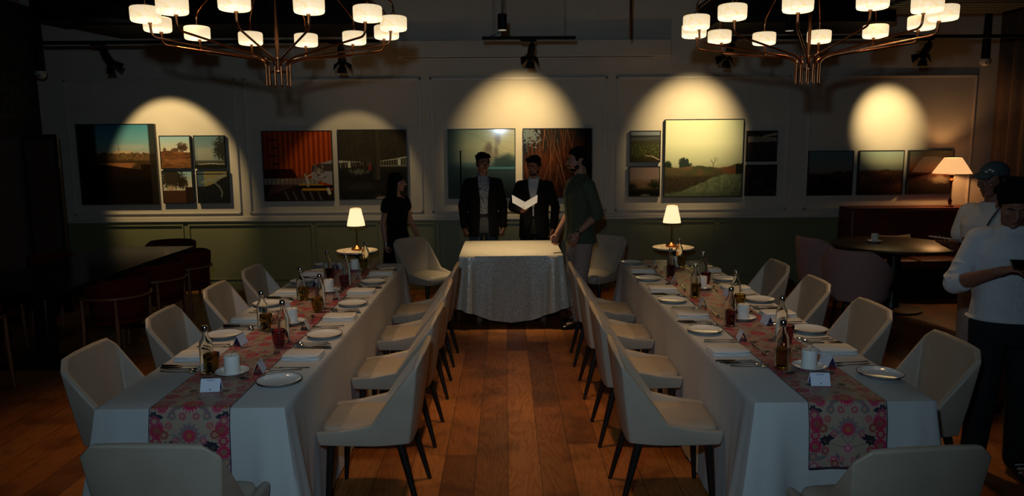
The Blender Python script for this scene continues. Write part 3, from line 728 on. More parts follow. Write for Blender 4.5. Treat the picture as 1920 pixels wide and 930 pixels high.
for key, nm in (('L', 'left'), ('R', 'right')):
    x0, x1 = TX[key]; cx = (x0+x1)/2
    t = empty('banquet_table', (cx, 5.06, 0), 0, label='long banquet table standing under the white cloth, %s of the aisle' % nm, cat='table', group='long banquet tables')
    obj('tabletop', MB().box((0, 0, .73), (x1-x0-.02, 3.85, .03)), 'walnut', t, smooth=0)
    for a in (-1, 1):
        for b in (-1, 1): obj('leg', MB().box((a*.16, b*1.75, .358), (.05, .05, .714)), 'walnut', t, smooth=0)
    o = obj('tablecloth', cloth(x0, x1, TY[0], TY[1], .750, lambda dc, s: .02, .018, .13, .006, 3 if key == 'L' else 8, [(-1 if key == 'L' else 1, yy) for yy in (3.78, 4.65, 5.52, 6.32)]), 'cloth', smooth=60)
    tag(o, 'white floor-length cloth over the long banquet table %s of the aisle' % nm, 'tablecloth', 'white banquet tablecloths')
t = empty('signing_table', (.05, 8.04, 0), 0, label='small square table standing under the patterned cloth before the men', cat='table')
obj('tabletop', MB().box((0, 0, .72), (1.02, 1.1, .03)), 'walnut', t, smooth=0)
for a in (-1, 1):
    for b in (-1, 1): obj('leg', MB().box((a*.34, b*.34, .353), (.05, .05, .704)), 'walnut', t, smooth=0)
def hemz(dc, side): return .03 + .175*math.exp(-(dc/.27)**1.4)
o = obj('tablecloth', cloth(-.48, .58, 7.47, 8.63, .742, hemz, .035, .085, .013, 5, n=420, dcs=.22), 'damask', smooth=60)
tag(o, 'cream damask cloth on the square signing table before the standing men', 'tablecloth')

def runner_art():
    """one repeat of the block-printed floral, width .35 by length .56"""
    W, H = 132, 212; u = np.linspace(0, 1, W)*.35; v = np.linspace(0, .56, H, endpoint=False); U, V = np.meshgrid(u, v)
    im = np.zeros((H, W, 3)); im[:] = C('968270')
    def flower(x, y, r, col, ctr, k=14, ring='8d3b4d'):
        nonlocal im
        r *= 1.22
        for oy in (-.56, 0, .56):
            dx, dy = U-x, V-y-oy; d = np.hypot(dx, dy); a = np.arctan2(dy, dx); rr = r*(.86+.14*np.cos(k*a))
            im = np.where((d < rr)[..., None], C(col), im); im = np.where(((d < r*.62) & (d > r*.52))[..., None], C(ring), im)
            im = np.where((d < r*.42)[..., None], C(ctr), im); im = np.where(((d < r*.40) & ((((dx+1)*700).astype(int) + ((dy+2)*700).astype(int)) % 3 == 0))[..., None], C('6f4c3c'), im)
    def leaf(x, y, L, w, ang, col):
        nonlocal im
        for oy in (-.56, 0, .56):
            dx, dy = U-x, V-y-oy; p = dx*math.cos(ang)+dy*math.sin(ang); q = -dx*math.sin(ang)+dy*math.cos(ang)
            im = np.where(((p > 0) & (p < L) & (np.abs(q) < w*np.sin(np.clip(p/L, 0, 1)*PI)))[..., None], C(col), im)
    def stem(x0, y0, x1, y1, w=.0016, col='5e5450'):
        nonlocal im
        for oy in (-.56, 0, .56): im = line(im, U, V-oy, x0, y0, x1, y1, w, col)
    for s in (-1, 1):
        c = .175
        for k in range(5): stem(c, .13, c+s*(.012+.017*k), .03+.006*k, .0018)
        stem(c, .17, c+s*.10, .10); stem(c, .17, c+s*.09, .05); stem(c, .40, c+s*.06, .33); stem(c, .42, c+s*.14, .38); stem(c, .52, c+s*.04, .45); stem(c, .52, c+s*.09, .47)
        leaf(c+s*.015, .20, .07, .010, (.35 if s > 0 else PI-.35), '6d6a62'); leaf(c+s*.06, .215, .06, .011, (.9 if s > 0 else PI-.9), '7f5a60')
        leaf(c+s*.05, .09, .05, .010, (-.5 if s > 0 else PI+.5), '6d6a62'); leaf(c+s*.03, .36, .06, .011, (-.6 if s > 0 else PI+.6), '75716a')
        leaf(c+s*.11, .30, .05, .012, (-.8 if s > 0 else PI+.8), '8e6468'); leaf(c+s*.08, .45, .08, .009, (.3 if s > 0 else PI-.3), '6d6a62'); leaf(c+s*.02, .50, .07, .008, (-1.1 if s > 0 else PI+1.1), '5c5c5a')
        flower(c+s*.14, .08, .030, 'b01a4a', '8a6152'); flower(c+s*.145, .16, .022, 'a0566a', 'b28c80', 10); flower(c+s*.115, .125, .017, '9c6a72', 'b09a90', 8)
        flower(c+s*.055, .045, .016, 'b54a72', 'c0a090', 8); flower(c+s*.12, .21, .024, 'a83252', '9c5a50', 16); flower(c+s*.14, .31, .030, 'a3203f', '8f4a44', 18)
        flower(c+s*.09, .29, .016, 'a8605c', 'a07a5e', 8); flower(c+s*.145, .41, .028, 'b01a4a', '8a6152'); flower(c+s*.06, .47, .015, 'b54a72', 'c0a090', 6); flower(c+s*.15, .50, .024, '9c6a72', 'b09a90', 10)
        # dark leafy bird-like sprigs
        flower(c+s*.10, .385, .021, '26272e', '30313a', 7, '202128'); leaf(c+s*.045, .355, .065, .014, (.45 if s > 0 else PI-.45), '26272e')
        flower(c+s*.155, .245, .015, '2a2c36', '33343e', 6, '202128'); leaf(c+s*.11, .255, .05, .012, (-.1 if s > 0 else PI+.1), '2a2c36'); flower(c+s*.075, .005, .016, '2a2c36', '33343e', 6, '202128')
    flower(.175, .185, .042, 'b01f4c', 'a8694a', 20); flower(.175, .325, .040, '7f6468', '8f5a50', 12, '6a6264'); flower(.175, .335, .026, 'b53048', 'b0603c', 12); flower(.175, .42, .016, 'b54a72', 'c0a090', 5)
    flower(.175, .535, .034, 'b01f4c', 'a8694a', 16); flower(.175, .03, .018, 'a83252', 'c0a090', 7)
    for x, y, r, c_ in [(.03, .005, .02, 'a03048'), (.09, .09, .017, '8c5048'), (.12, .045, .02, '8a4450'), (.02, .20, .02, 'a04a38'), (.07, .165, .018, '98304a'), (.10, .25, .016, '6a6a66'), (.025, .27, .02, '9c3a52'), (.065, .33, .019, '94452f'),
                        (.03, .36, .021, 'a82048'), (.115, .355, .015, 'a8586a'), (.02, .455, .02, '7a6a66'), (.075, .43, .017, 'a03a44'), (.12, .49, .017, '9a3030'), (.05, .52, .02, 'a42c4c'), (.145, .25, .015, 'a04a56'), (.15, .47, .013, 'a8606a')]:
        for xx in (x, .35-x): flower(xx, y, r, c_, 'a8846c', 9, '6a4450')
    im[:, :2] = C('3a3444'); im[:, -2:] = C('3a3444')
    return im
ART = runner_art()
def runner(key, x0, x1, lab):
    """lies on the cloth, turns over the near edge and hangs down the front"""
    H, W = ART.shape[:2]; step = .56/H; path = []; drop = .29
    yf = TY[0]; zt = .7575
    L = 3.92+drop; ns = int(L/step); co = np.zeros((ns+1, W, 3)); cols = np.zeros((ns+1, W, 3))
    xs = np.linspace(x0, x1, W)
    for i in range(ns+1):
        s = i*step
        # s from the far end on the table top to the near edge, then down
        top = 3.92
        if s < top-.01: y, z = TY[1]+.03-s, zt
        elif s < top+.006: a = (s-top+.01)/.016*PI/2; y, z = yf-.002-.016*math.sin(a)-.0, zt-.014*(1-math.cos(a))
        else: dd = s-top-.006; y = yf-.020-.045*dd/.73*1.3-.010*min(dd/.08, 1); z = zt-.014-dd
        co[i, :, 0] = xs; co[i, :, 1] = y; co[i, :, 2] = z + (.0012*np.sin(xs*31+s*9) if s < top else 0)
        if s >= top+.006: co[i, :, 1] += .004*np.sin(xs*26+2)*min((s-top)/.2, 1)
        cols[i] = ART[int(s/step+H*.40) % H]
    cols[-3:] = C('3a3444')
    o = color_grid('table_runner', co.reshape(-1, 3), cols, W, ns+1, 'runner', None)
    tag(o, lab, 'table runner', 'floral table runners')
runner('L', -1.57, -1.215, 'pink and grey floral runner along the left banquet table')
runner('R', 1.325, 1.675, 'pink and grey floral runner along the right banquet table')
# ------------------------------------------------------------ beige dining chairs
def make_dining_chair():
    t = empty('dining_chair')
    S = [((.225, .235), (.232, .250), .452), ((.236, .10), (.248, .11), .468), ((.240, -.045), (.256, -.035), .500),
         ((.234, -.10), (.258, -.10), .585), ((.220, -.165), (.260, -.185), .690), ((.205, -.215), (.258, -.268), .795), ((.160, -.228), (.205, -.292), .843), ((.07, -.232), (.09, -.300), .848)]
    full = S + [((-a[0], a[1]), (-b[0], b[1]), z) for a, b, z in reversed(S)]
    zb = .385; rings = []; th = .042
    for (bx, by), (tx, ty), z in full:
        cb = Vector((bx, by, zb)); ct = Vector((tx, ty, z))
        # inward direction toward the seat centre
        ax = -1 if tx > .2 else (1 if tx < -.2 else 0); d = Vector((-tx*1.0, (-ty*.9 if ty < -.08 else 0), 0)); d = d.normalized() if d.length > 0 else Vector((0, 1, 0))
        if abs(tx) < .2: d = Vector((0, 1, 0))
        ring = []
        for k in range(6):
            f = k/5; p = cb.lerp(ct, f) + Vector((tx, ty, 0)).normalized()*.004*math.sin(PI*f); ring.append(p)
        top_in = ct + d*th*(.8); bot_in = Vector((bx, by, .43)) + d*(th+.012)
        ring.append(ct + d*th*.4 + Vector((0, 0, .006)))
        for k in range(5):
            f = k/4; ring.append(top_in.lerp(bot_in, f))
        ring.append(Vector((bx, by, zb)) + d*(th+.012))
        rings.append(ring)
    q = MB(); q.loft(rings)
    obj('shell', q, 'leather', t, smooth=22, bevel=.007, seg=3)
    q = MB(); rg = []
    for z, e in ((.382, -.01), (.40, 0), (.445, 0), (.462, -.006), (.470, -.025), (.474, -.08)):
        hw, y0, y1 = .20+e, -.20-e, .246+e; ring = []
        for k in range(32):
            a = 2*PI*k/32; c_, s_ = math.cos(a), math.sin(a); p = 6.0
            ring.append((hw*math.copysign(abs(c_)**(2/p), c_), (y0+y1)/2+(y1-y0)/2*math.copysign(abs(s_)**(2/p), s_), z))
        rg.append(ring)
    obj('seat', q.loft(rg), 'leather', t, smooth=50)
    for sx in (-1, 1):
        for fy in (1, -1):
            a = Vector((sx*.185, .185 if fy > 0 else -.165, .388)); b = Vector((sx*.215, .215 if fy > 0 else -.262, .0))
            obj('leg', MB().tube([a, b], [.024, .012], 8), 'blackwood', t, smooth=50)
    return t
CH = make_dining_chair(); CH_used = [False]
def dchair(x, y, rz, lab, grp):
    o = CH if not CH_used[0] else copy_tree(CH); CH_used[0] = True
    o.location = (x, y, 0); o.rotation_euler = (0, 0, rz); tag(o, lab, 'chair', grp)
SY = [3.77, 4.63, 5.50, 6.30]; ORD = ['nearest the camera', 'second from the near end', 'third from the near end', 'farthest from the camera']
rj = random.Random(4)
for i, y in enumerate(SY):
    j = lambda: rj.uniform(-.03, .03)
    dchair(-.712, y, R(90)+j(), 'beige leather chair on aisle side of left table, %s' % ORD[i], 'beige chairs on the aisle side of the left table')
    dchair(.838, y-.03, R(-90)+j(), 'beige leather chair on aisle side of right table, %s' % ORD[i], 'beige chairs on the aisle side of the right table')
    dchair(-1.93, y, R(-90)+j(), 'beige leather chair on outer side of left table, %s' % ORD[i], 'beige chairs on the outer side of the left table')
    dchair(2.11, y+.03, R(90)+j(), 'beige leather chair on outer side of right table, %s' % ORD[i], 'beige chairs on the outer side of the right table')
dchair(-1.27, 2.775, R(-2), 'beige leather chair seen from behind at near end of left table', 'beige chairs at the near table ends')
dchair(1.42, 2.68, R(5), 'beige leather chair seen from behind at near end of right table', 'beige chairs at the near table ends')
dchair(-.87, 8.02, R(-130), 'beige leather chair by the wall beside the standing woman', 'beige chairs standing beside the signing table')
dchair(.97, 8.03, R(140), 'beige leather chair behind the man in the olive shirt', 'beige chairs standing beside the signing table')

# ------------------------------------------------------------ tableware
Z0 = .7525; ZR = .7588
def mk_plate():
    t = empty('plate'); q = MB().lathe([(0, 0), (.055, 0), (.06, .004), (.095, .014), (.107, .021), (.1075, .0225), (.104, .0225), (.088, .014), (.072, .0085), (0, .0075)], 48)
    obj('dish', q, 'china', t, smooth=60); obj('rim', MB().lathe([(.1045, .0222), (.1082, .0212), (.1082, .0236), (.1045, .0240)], 48, closed=True), 'rimdark', t); return t
def mk_napkin():
    q = MB()
    for k in range(3):
        def f(u, v, k=k): return ((u-.5)*(.20-.006*k), (v-.5)*(.155-.004*k), .004+.008*k)
        w, d = .105-.002*k, .078-.002*k; z = .001+.0085*k; ring0 = []
        rings = []
        for zz, e in ((z, -.002), (z+.002, 0), (z+.006, 0), (z+.0082, -.003)):
            ring = []
            for s in range(40):
                a = 2*PI*s/40; c_, s_ = math.cos(a), math.sin(a); p = 9.0
                x = (w+e)*math.copysign(abs(c_)**(2/p), c_); y = (d+e)*math.copysign(abs(s_)**(2/p), s_)
                ring.append((x, y, zz + .0014*math.sin(x*40+k*2)*(1 if k else .2)))
            rings.append(ring)
        q.loft(rings)
    return obj('napkin', q, 'napkin', smooth=50)
def mk_knife():
    t = empty('table_knife'); obj('handle', MB().tube([(-.11, 0, .005), (-.10, 0, .005), (-.01, 0, .0045), (0, 0, .004)], [.003, .0055, .005, .003], 8), 'darksteel', t)
    q = MB(); rings = []
    for k in range(9):
        f = k/8; x = .11*f; w = .0085*(1-.85*f**4); rings.append([(x, -w*.6, .003), (x, w, .003), (x, w, .0042), (x, -w*.6, .0048)])
    obj('blade', q.loft(rings), 'steel', t); return t
def mk_fork():
    t = empty('table_fork'); obj('handle', MB().tube([(-.10, 0, .007), (-.05, 0, .005), (.03, 0, .005), (.05, 0, .004)], [.0045, .0035, .0022, .003], 8, flat=.6), 'steel', t)
    q = MB(); q.loft([[(.045, -.004, .003), (.045, .004, .003), (.045, .004, .005), (.045, -.004, .005)], [(.065, -.012, .001), (.065, .012, .001), (.065, .012, .003), (.065, -.012, .003)]])
    for k in range(4):
        y = -.0105+.007*k; q.tube([(.065, y, .002), (.085, y, .003), (.10, y*.95, .007)], [.0016, .0015, .0009], 6)
    obj('tines', q, 'steel', t); return t
def mk_spoon():
    t = empty('table_spoon'); obj('handle', MB().tube([(-.10, 0, .008), (-.05, 0, .005), (.03, 0, .005), (.052, 0, .006)], [.0048, .0035, .0022, .003], 8, flat=.6), 'steel', t)
    q = MB(); rings = []
    for k in range(5):
        f = k/4; ring = []
        for s in range(20):
            a = 2*PI*s/20; ring.append((.070+.022*f*math.cos(a), .0145*f*math.sin(a), .0015+.0065*f*f))
        rings.append(ring)
    obj('bowl', q.loft(rings, caps=False), 'steel', t, solid=.001); return t
def mk_tumbler(m):
    t = empty('tumbler')
    fc = lambda k, i: 1.0 if i in (0,) else 1 + (.035 if (k+i) % 4 < 2 else -.02)
    q = MB(); q.lathe([(.0, 0), (.024, 0), (.028, .006), (.034, .035), (.038, .065), (.0385, .095), (.0365, .097), (.034, .095), (.0335, .065), (.030, .035), (.024, .010), (0, .009)], 28, facet=lambda k, i: (1+.03*math.cos(7*2*PI*k/28+i)) if 1 < i < 5 else 1)
    obj('bowl', q, m, t, smooth=60); return t
def mk_bottle():
    t = empty('water_bottle')
    q = MB().lathe([(0, 0), (.029, 0), (.033, .004), (.033, .145), (.030, .165), (.018, .185), (.0135, .20), (.0135, .222), (.0105, .222), (.0105, .20), (.015, .183), (.027, .163), (.030, .143), (.030, .010), (0, .009)], 28)
    obj('glass_body', q, 'glass', t, smooth=50)
    obj('cap', MB().lathe([(0, .216), (.0155, .216), (.0165, .219), (.0165, .240), (.013, .246), (0, .247)], 20), 'steel', t, smooth=40); return t
def mk_saucer():
    return obj('saucer', MB().lathe([(0, 0), (.045, 0), (.05, .004), (.078, .017), (.082, .020), (.080, .022), (.07, .017), (.045, .008), (0, .007)], 40), 'china', smooth=60)
def mk_candle():
    t = empty('pillar_candle'); obj('wax', MB().lathe([(0, 0), (.036, 0), (.0375, .003), (.0375, .088), (.035, .092), (.030, .091), (.010, .086), (0, .085)], 32), 'wax', t, smooth=50)
    obj('wick', MB().tube([(0, 0, .084), (.001, 0, .092), (.003, 0, .098)], .0012, 6), 'ink', t); return t
def mk_card():
    t = empty('place_card'); a = R(24); h = .062; w = .045; d = h*math.sin(a); z = h*math.cos(a)
    for s in (-1, 1):
        obj('leaf', MB().add([(-w, s*d, 0), (w, s*d, 0), (w, 0, z), (-w, 0, z)], [(0, 1, 2, 3)]), 'paper', t, smooth=0, solid=.0008)
        k = .93; obj('lining', MB().add([(-w*k, s*(d-.002), .001), (w*k, s*(d-.002), .001), (w*k, s*.0013, z-.005), (-w*k, s*.0013, z-.005)], [(0, 1, 2, 3)]), 'navy', t, smooth=0)
    q = MB(); nrm = Vector((0, -math.cos(a), math.sin(a)))
    def on(x, f): return Vector((x, -d*(1-f), z*f)) + nrm*.0009
    def patch(x0, x1, f0, f1): q.add([on(x0, f0), on(x1, f0), on(x1, f1), on(x0, f1)], [(0, 1, 2, 3)])
    x = -.018
    for k in range(9): patch(x, x+.0028, .84, .90); x += .0042
    q.add([on(-.004, .14), on(.004, .14), on(0, .27)], [(0, 1, 2)])
    obj('printed_name', q, 'ink', t, smooth=0); return t
PROTO = {'plate': mk_plate(), 'napkin': mk_napkin(), 'knife': mk_knife(), 'fork': mk_fork(), 'spoon': mk_spoon(), 'amber': mk_tumbler('amber'), 'pink': mk_tumbler('pink'),
         'bottle': mk_bottle(), 'saucer': mk_saucer(), 'candle': mk_candle(), 'card': mk_card()}
USED = set()
def put(k, x, y, z, rz, lab, cat, grp):
    o = PROTO[k] if k not in USED else copy_tree(PROTO[k]); USED.add(k)
    o.location = (x, y, z); o.rotation_euler = (0, 0, rz); tag(o, lab, cat, grp); return o
YC = [3.88, 4.74, 5.60, 6.42]; O2 = ['nearest place', 'second place', 'third place', 'farthest place']
GL = {('L', -1): ['amber', 'amber', 'amber', 'pink'], ('L', 1): ['pink', 'amber', 'pink', 'amber'], ('R', -1): ['amber', 'pink', 'amber', 'pink'], ('R', 1): ['pink', 'amber', 'pink', 'amber']}
rt = random.Random(11)
for T, tn in (('L', 'left table'), ('R', 'right table')):
    cx = CX[T] if T == 'L' else 1.50
    for side in (-1, 1):
        # a diner on this side looks toward -side; right hand is at dy = side
        sn = ('outer side' if (T == 'L') == (side < 0) else 'aisle side'); rh = side
        for i, yc in enumerate(YC):
            w = '%s %s, %s' % (tn, sn, O2[i]); g = ' on the %s, %s' % (tn, sn)
            J = lambda a=.012: rt.uniform(-a, a)
            base = PI if side > 0 else 0      # handle end (-x local) points to the diner
            base = 0 if side < 0 else PI
            put('napkin', cx+side*.285+J(), yc+J(), Z0, J(.05), 'folded white napkin, %s' % w, 'napkin', 'napkins'+g)
            px, py = cx+side*(.305 if T == 'L' else .315)+J(), yc-rh*.435+J()
            put('plate', px, py, Z0, 0, 'white side plate with thin dark rim, %s' % w, 'plate', 'plates'+g)
            for k, (nm, dy) in enumerate((('knife', .155), ('knife', .185))):
                put(nm, cx+side*(.30-.012*k)+J(.006), yc+rh*(dy), Z0+.001, base+J(.06), '%s table knife beside napkin, %s' % (('inner', 'outer')[k], w), 'knife', 'knives'+g)
            for k, (nm, dy) in enumerate((('spoon', .222), ('spoon', .262))):
                put(nm, cx+side*(.285-.02*k)+J(.008), yc+rh*dy, Z0+.001, base+J(.10), '%s table spoon beside knives, %s' % (('inner', 'outer')[k], w), 'spoon', 'spoons'+g)
            for k, dy in enumerate((.205, .250)):
                put('fork', cx+side*(.275-.02*k)+J(.008), yc-rh*dy, Z0+.001, base+J(.12), '%s fork between napkin and plate, %s' % (('inner', 'outer')[k], w), 'fork', 'forks'+g)
            put('spoon', cx+side*.118, yc-rh*(.02)+J(), ZR+.001, PI/2*rh+J(.3), 'dessert spoon lying on the runner, %s' % w, 'spoon', 'dessert spoons'+g)
            gl = GL[(T, side)][i]
            put(gl, cx+side*.10, yc+rh*.235-(.04 if side > 0 else .03), ZR, rt.uniform(0, 6), '%s faceted tumbler, %s' % ('amber' if gl == 'amber' else 'plum pink', w), 'glass', 'tumblers'+g)
            put('bottle', cx+side*(.112 if side < 0 else .10), yc+rh*.235+(.055 if side > 0 else .055)*rh, ZR, rt.uniform(0, 6), 'clear water bottle with silver cap, %s' % w, 'bottle', 'bottles'+g)
            put('card', cx+side*.135+J(.006), yc-rh*.255+J(), ZR, PI/2+side*.12+(0 if side > 0 else PI), 'white tented place card on the runner, %s' % w, 'place card', 'place cards'+g)
    for i, y in enumerate((3.57, 4.61, 5.61, 6.60)):
        s = put('saucer', cx+.02, y, ZR, 0, 'white saucer under the candle, %s, %s' % (tn, O2[i].replace('place', 'one')), 'saucer', 'candle saucers on the '+tn)
        put('candle', cx+.02, y, ZR+.0075, 0, 'white pillar candle on saucer, %s, %s' % (tn, O2[i].replace('place', 'one')), 'candle', 'candles on the '+tn)
    put('card', CX[T]+(.01 if T == 'L' else -.03), 3.33, ZR, R(3 if T == 'L' else -4), 'white place card facing the camera at near end of %s' % tn, 'place card', 'place cards at the near table ends')

# ------------------------------------------------------------ table lamps and side tables
def side_table(x, y, lab):
    t = empty('side_table', (x, y, 0), 0, label=lab, cat='side table', group='round marble side tables')
    obj('marble_top', MB().lathe([(0, .635), (.235, .635), (.245, .642), (.245, .652), (.24, .658), (0, .658)], 48), 'marble', t, smooth=50)
    obj('rim', MB().lathe([(0, .615), (.20, .615), (.225, .636), (0, .636)], 48), 'blackwood', t)
    obj('stem', MB().tube([(0, 0, .03), (0, 0, .616)], .022, 14), 'blackwood', t)
    obj('base', MB().lathe([(0, 0), (.17, 0), (.172, .008), (.03, .03), (0, .032)], 36), 'blackwood', t)
def desk_lamp(x, y, z, m, lab, h=.49, power=14.0):
    t = empty('table_lamp', (x, y, z), 0, label=lab, cat='lamp', group='lamps on the marble side tables')
    obj('base', MB().lathe([(0, 0), (.063, 0), (.066, .008), (.064, .022), (.045, .034), (.022, .044), (.012, .06), (0, .062)], 32), m, t, smooth=40)
    obj('stem', MB().tube([(0, 0, .05), (0, 0, h-.17)], .0065, 12), m, t)
    obj('bulb_holder', MB().tube([(0, 0, h-.18), (0, 0, h-.13)], .014, 12), m, t)
    sh = link('lamp_shade', MB().loft([[(r*math.cos(2*PI*k/60), r*math.sin(2*PI*k/60), zz) for k in range(60)] for r, zz in ((.104, h-.205), (.098, h-.16), (.077, h-.07), (.062, h))], caps=False).mesh('lamp_shade'), 'shade', t)
    q = sh.modifiers.new('s', 'SOLIDIFY'); q.thickness = .002
    obj('shade_rim', MB().lathe([(.103, h-.208), (.1065, h-.208), (.1065, h-.203), (.103, h-.203)], 48, closed=True), 'brass', t)
    obj('shade_rim', MB().lathe([(.060, h-.002), (.0635, h-.002), (.0635, h+.002), (.060, h+.002)], 48, closed=True), 'brass', t)
    obj('pull_chain', MB().tube([(.03, -.02, h-.2), (.03, -.02, h-.27)], .0015, 6), m, t)
    l = lamp('lamp_bulb', 'POINT', (0, 0, h-.09), None, power, (1.0, .66, .32), .025); l.parent = t
side_table(-1.745, 8.55, 'round marble side table left of the standing woman'); desk_lamp(-1.75, 8.56, .659, 'brass', 'lit brass lamp with cream shade on left marble side table')
side_table(1.975, 8.60, 'round marble side table behind the right banquet table'); desk_lamp(1.955, 8.61, .659, 'copper', 'lit copper lamp with cream shade on right marble side table')
t = empty('table_lamp', (5.60, 9.22, 1.051), 0, label='lit lamp with wide linen shade on slim turned stand behind the banquette', cat='lamp')
obj('stand', MB().lathe([(0, 0), (.045, 0), (.045, .015), (.02, .03), (.018, .05), (.026, .07), (.018, .09), (.011, .12), (.011, .30), (.017, .32), (.026, .335), (.016, .35), (.014, .365), (.035, .395), (.036, .402), (.008, .405), (.007, .48), (0, .48)], 24), 'copper', t)
sh = link('lamp_shade', MB().loft([[(r*math.cos(2*PI*k/60), r*math.sin(2*PI*k/60), zz) for k in range(60)] for r, zz in ((.222, .42), (.16, .52), (.098, .615))], caps=False).mesh('lamp_shade'), 'shade2', t)
sh.modifiers.new('s', 'SOLIDIFY').thickness = .002
l = lamp('lamp_bulb', 'POINT', (0, 0, .50), None, 14.0, (1.0, .52, .2), .03); l.parent = t

# ------------------------------------------------------------ chandeliers
def chandelier(cx, cy, cz, RR, ph, lab):
    t = empty('chandelier', (cx, cy, cz), 0, label=lab, cat='chandelier', group='twelve-lamp brass chandeliers')
    zt = 3.87-cz
    obj('stem', MB().tube([(0, 0, -.30), (0, 0, zt)], .011, 12), 'copper', t)
    obj('canopy', MB().lathe([(0, zt-.04), (.09, zt-.04), (.09, zt), (0, zt)], 32), 'copper', t)
    for z in (-.30, -.22): obj('hub_plate', MB().lathe([(.008, z), (.068, z), (.068, z+.008), (.008, z+.008)], 24, closed=True), 'copper', t)
    for k in range(12):
        a = ph + k*PI/6; ca, sa = math.cos(a), math.sin(a); rr = RR
        P = lambda r, z: (r*ca, r*sa, z)
        obj('arm', MB().tube(curve_pts([P(.075, -.385), P(.075, -.245), P(.13, -.215), P(rr-.025, -.125), P(rr-.02, -.045)], .05), .0068, 10), 'copper', t)
        obj('upper_arm', MB().tube(curve_pts([P(rr, .04), P(rr, .13), P(.03, .62), P(.012, .66)], .05), .0058, 8), 'copper', t)
        s = obj('lamp_drum', MB().lathe([(0, -.0435), (.070, -.0435), (.079, -.040), (.0835, -.030), (.0845, 0), (.0845, .034), (.081, .041), (.074, .044), (0, .044)], 40), 'alabaster', t, loc=P(rr, 0), smooth=50)
        obj('cap', MB().tube([P(rr-.0, .042), P(rr, .062)], .018, 14), 'brass', t); obj('collar', MB().tube([P(rr-.02, -.052), P(rr-.02, -.042)], .012, 12), 'brass', t)
chandelier(-1.45, 4.84, 2.650, .745, .01, 'brass chandelier with a ring of glowing alabaster drums above the left table')
chandelier(1.985, 4.92, 2.652, .75, .05, 'brass chandelier with a ring of glowing alabaster drums above the right table')

# ------------------------------------------------------------ left side: dark table, red chairs, screens
t = empty('dining_table', (-4.03, 7.05, 0), 0, label='long dark glossy-topped table along the left side of the room', cat='table')
obj('tabletop', MB().box((0, 0, .745), (1.0, 2.45, .03)), 'darktop', t, bevel=.004)
obj('apron', MB().box((0, 0, .70), (.86, 2.25, .06)), 'blackwood', t)
for a in (-1, 1):
    obj('pedestal', MB().box((0, a*.75, .35), (.12, .12, .66)), 'blackwood', t, bevel=.01); obj('foot', MB().box((0, a*.75, .015), (.6, .4, .03)), 'blackwood', t, bevel=.005)
def red_chair():
    t = empty('armchair'); q = MB(); rings = []
    for k in range(25):
        a = R(-205+k*(230/24)); ed = min(k, 24-k)/4; hz = .055+.075*min(1, ed); ca, sa = math.cos(a), math.sin(a); r = .255
        rings.append([(r*ca*1.02, r*sa, .70-hz), (r*ca*1.10, r*sa*1.10, .72), (r*ca*1.12, r*sa*1.12, .70+hz*.9), (r*ca*1.02, r*sa*1.02, .705+hz), (r*ca*.92, r*sa*.92, .70+hz*.85), (r*ca*.9, r*sa*.9, .69-hz*.5)])
    obj('backrest', q.loft(rings), 'redvelvet', t, smooth=70)
    obj('arm_rail', MB().tube([(.285*math.cos(R(a)), .285*math.sin(R(a)), .655) for a in range(-212, 33, 8)], .014, 10), 'walnut', t)
    obj('seat', MB().lathe([(0, .385), (.22, .385), (.245, .40), (.25, .43), (.235, .455), (.18, .468), (0, .47)], 36), 'redvelvet', t, smooth=70)
    obj('tub_panel', MB().loft([[(r*math.cos(R(-190+200*k/24)), r*math.sin(R(-190+200*k/24)), z) for k in range(25)] for r, z in ((.235, .42), (.25, .62))], caps=False, closed=False), 'redvelvet', t, solid=.02)
    for a in (30, 150, 215, 325):
        p = (.285*math.cos(R(a)), .285*math.sin(R(a)))
        obj('leg', MB().tube([(p[0], p[1], .655), (p[0]*1.0, p[1], .40), (p[0]*1.06, p[1]*1.06, 0)], [.011, .017, .011], 10), 'walnut', t)
    return t
RC = red_chair(); RC['category'] = 'chair'; RC.scale = (1, 1, .91)
spots = [(-3.50, 7.90, 88, 'dark red armchair with wooden rail at the aisle side of dark table, farthest one'), (-3.48, 7.20, 84, 'dark red armchair with wooden rail, middle of three beside the dark table'),
         (-3.46, 6.42, 82, 'dark red armchair with wooden rail, nearest of three beside the dark table'), (-4.0, 8.72, 182, 'dark red armchair at the wall end of the dark table'),
         (-4.15, 5.48, 0, 'dark red armchair at the near end of the dark table'), (-4.75, 7.75, -90, 'dark red armchair between the dark table and woven screen'), (-4.72, 6.6, -88, 'dark red armchair by left frame edge behind the dark table')]
for i, (x, y, a, lab) in enumerate(spots):
    o = RC if i == 0 else copy_tree(RC); o.location = (x, y, 0); o.rotation_euler = (0, 0, R(a)); tag(o, lab, 'chair', 'red armchairs round the dark table')
t = empty('folding_screen', (-5.4, 8.35, 0), 0, label='tall dark folding screen with woven rattan panels at the left edge', cat='room divider')
for k, (xa, ya, xb, yb) in enumerate([(-.40, -.45, -.02, .02), (-.02, .02, .42, -.02)]):
    d = Vector((xb-xa, yb-ya, 0)); L = d.length; d.normalize(); rot = Matrix.Rotation(math.atan2(d.y, d.x), 3, 'Z'); c = Vector(((xa+xb)/2, (ya+yb)/2, 0))
    q = MB()
    for s in (-1, 1): q.box(c+d*s*(L/2-.025)+Vector((0, 0, 1.01)), (.045, .035, 2.02), rot)
    for z in (.03, 1.995): q.box(c+Vector((0, 0, z)), (L-.09, .035, .05), rot)
    fr = obj('screen_frame', q, 'screenwood', t, smooth=0, bevel=.003)
    obj('woven_panel', MB().box(c+Vector((0, 0, 1.01)), (L-.09, .012, 1.92), rot), 'rattan', t, smooth=0)
obj('hinge', MB().tube([(.42, -.04, 1.65), (.42, -.04, 1.74)], .008, 8), 'steel', t)

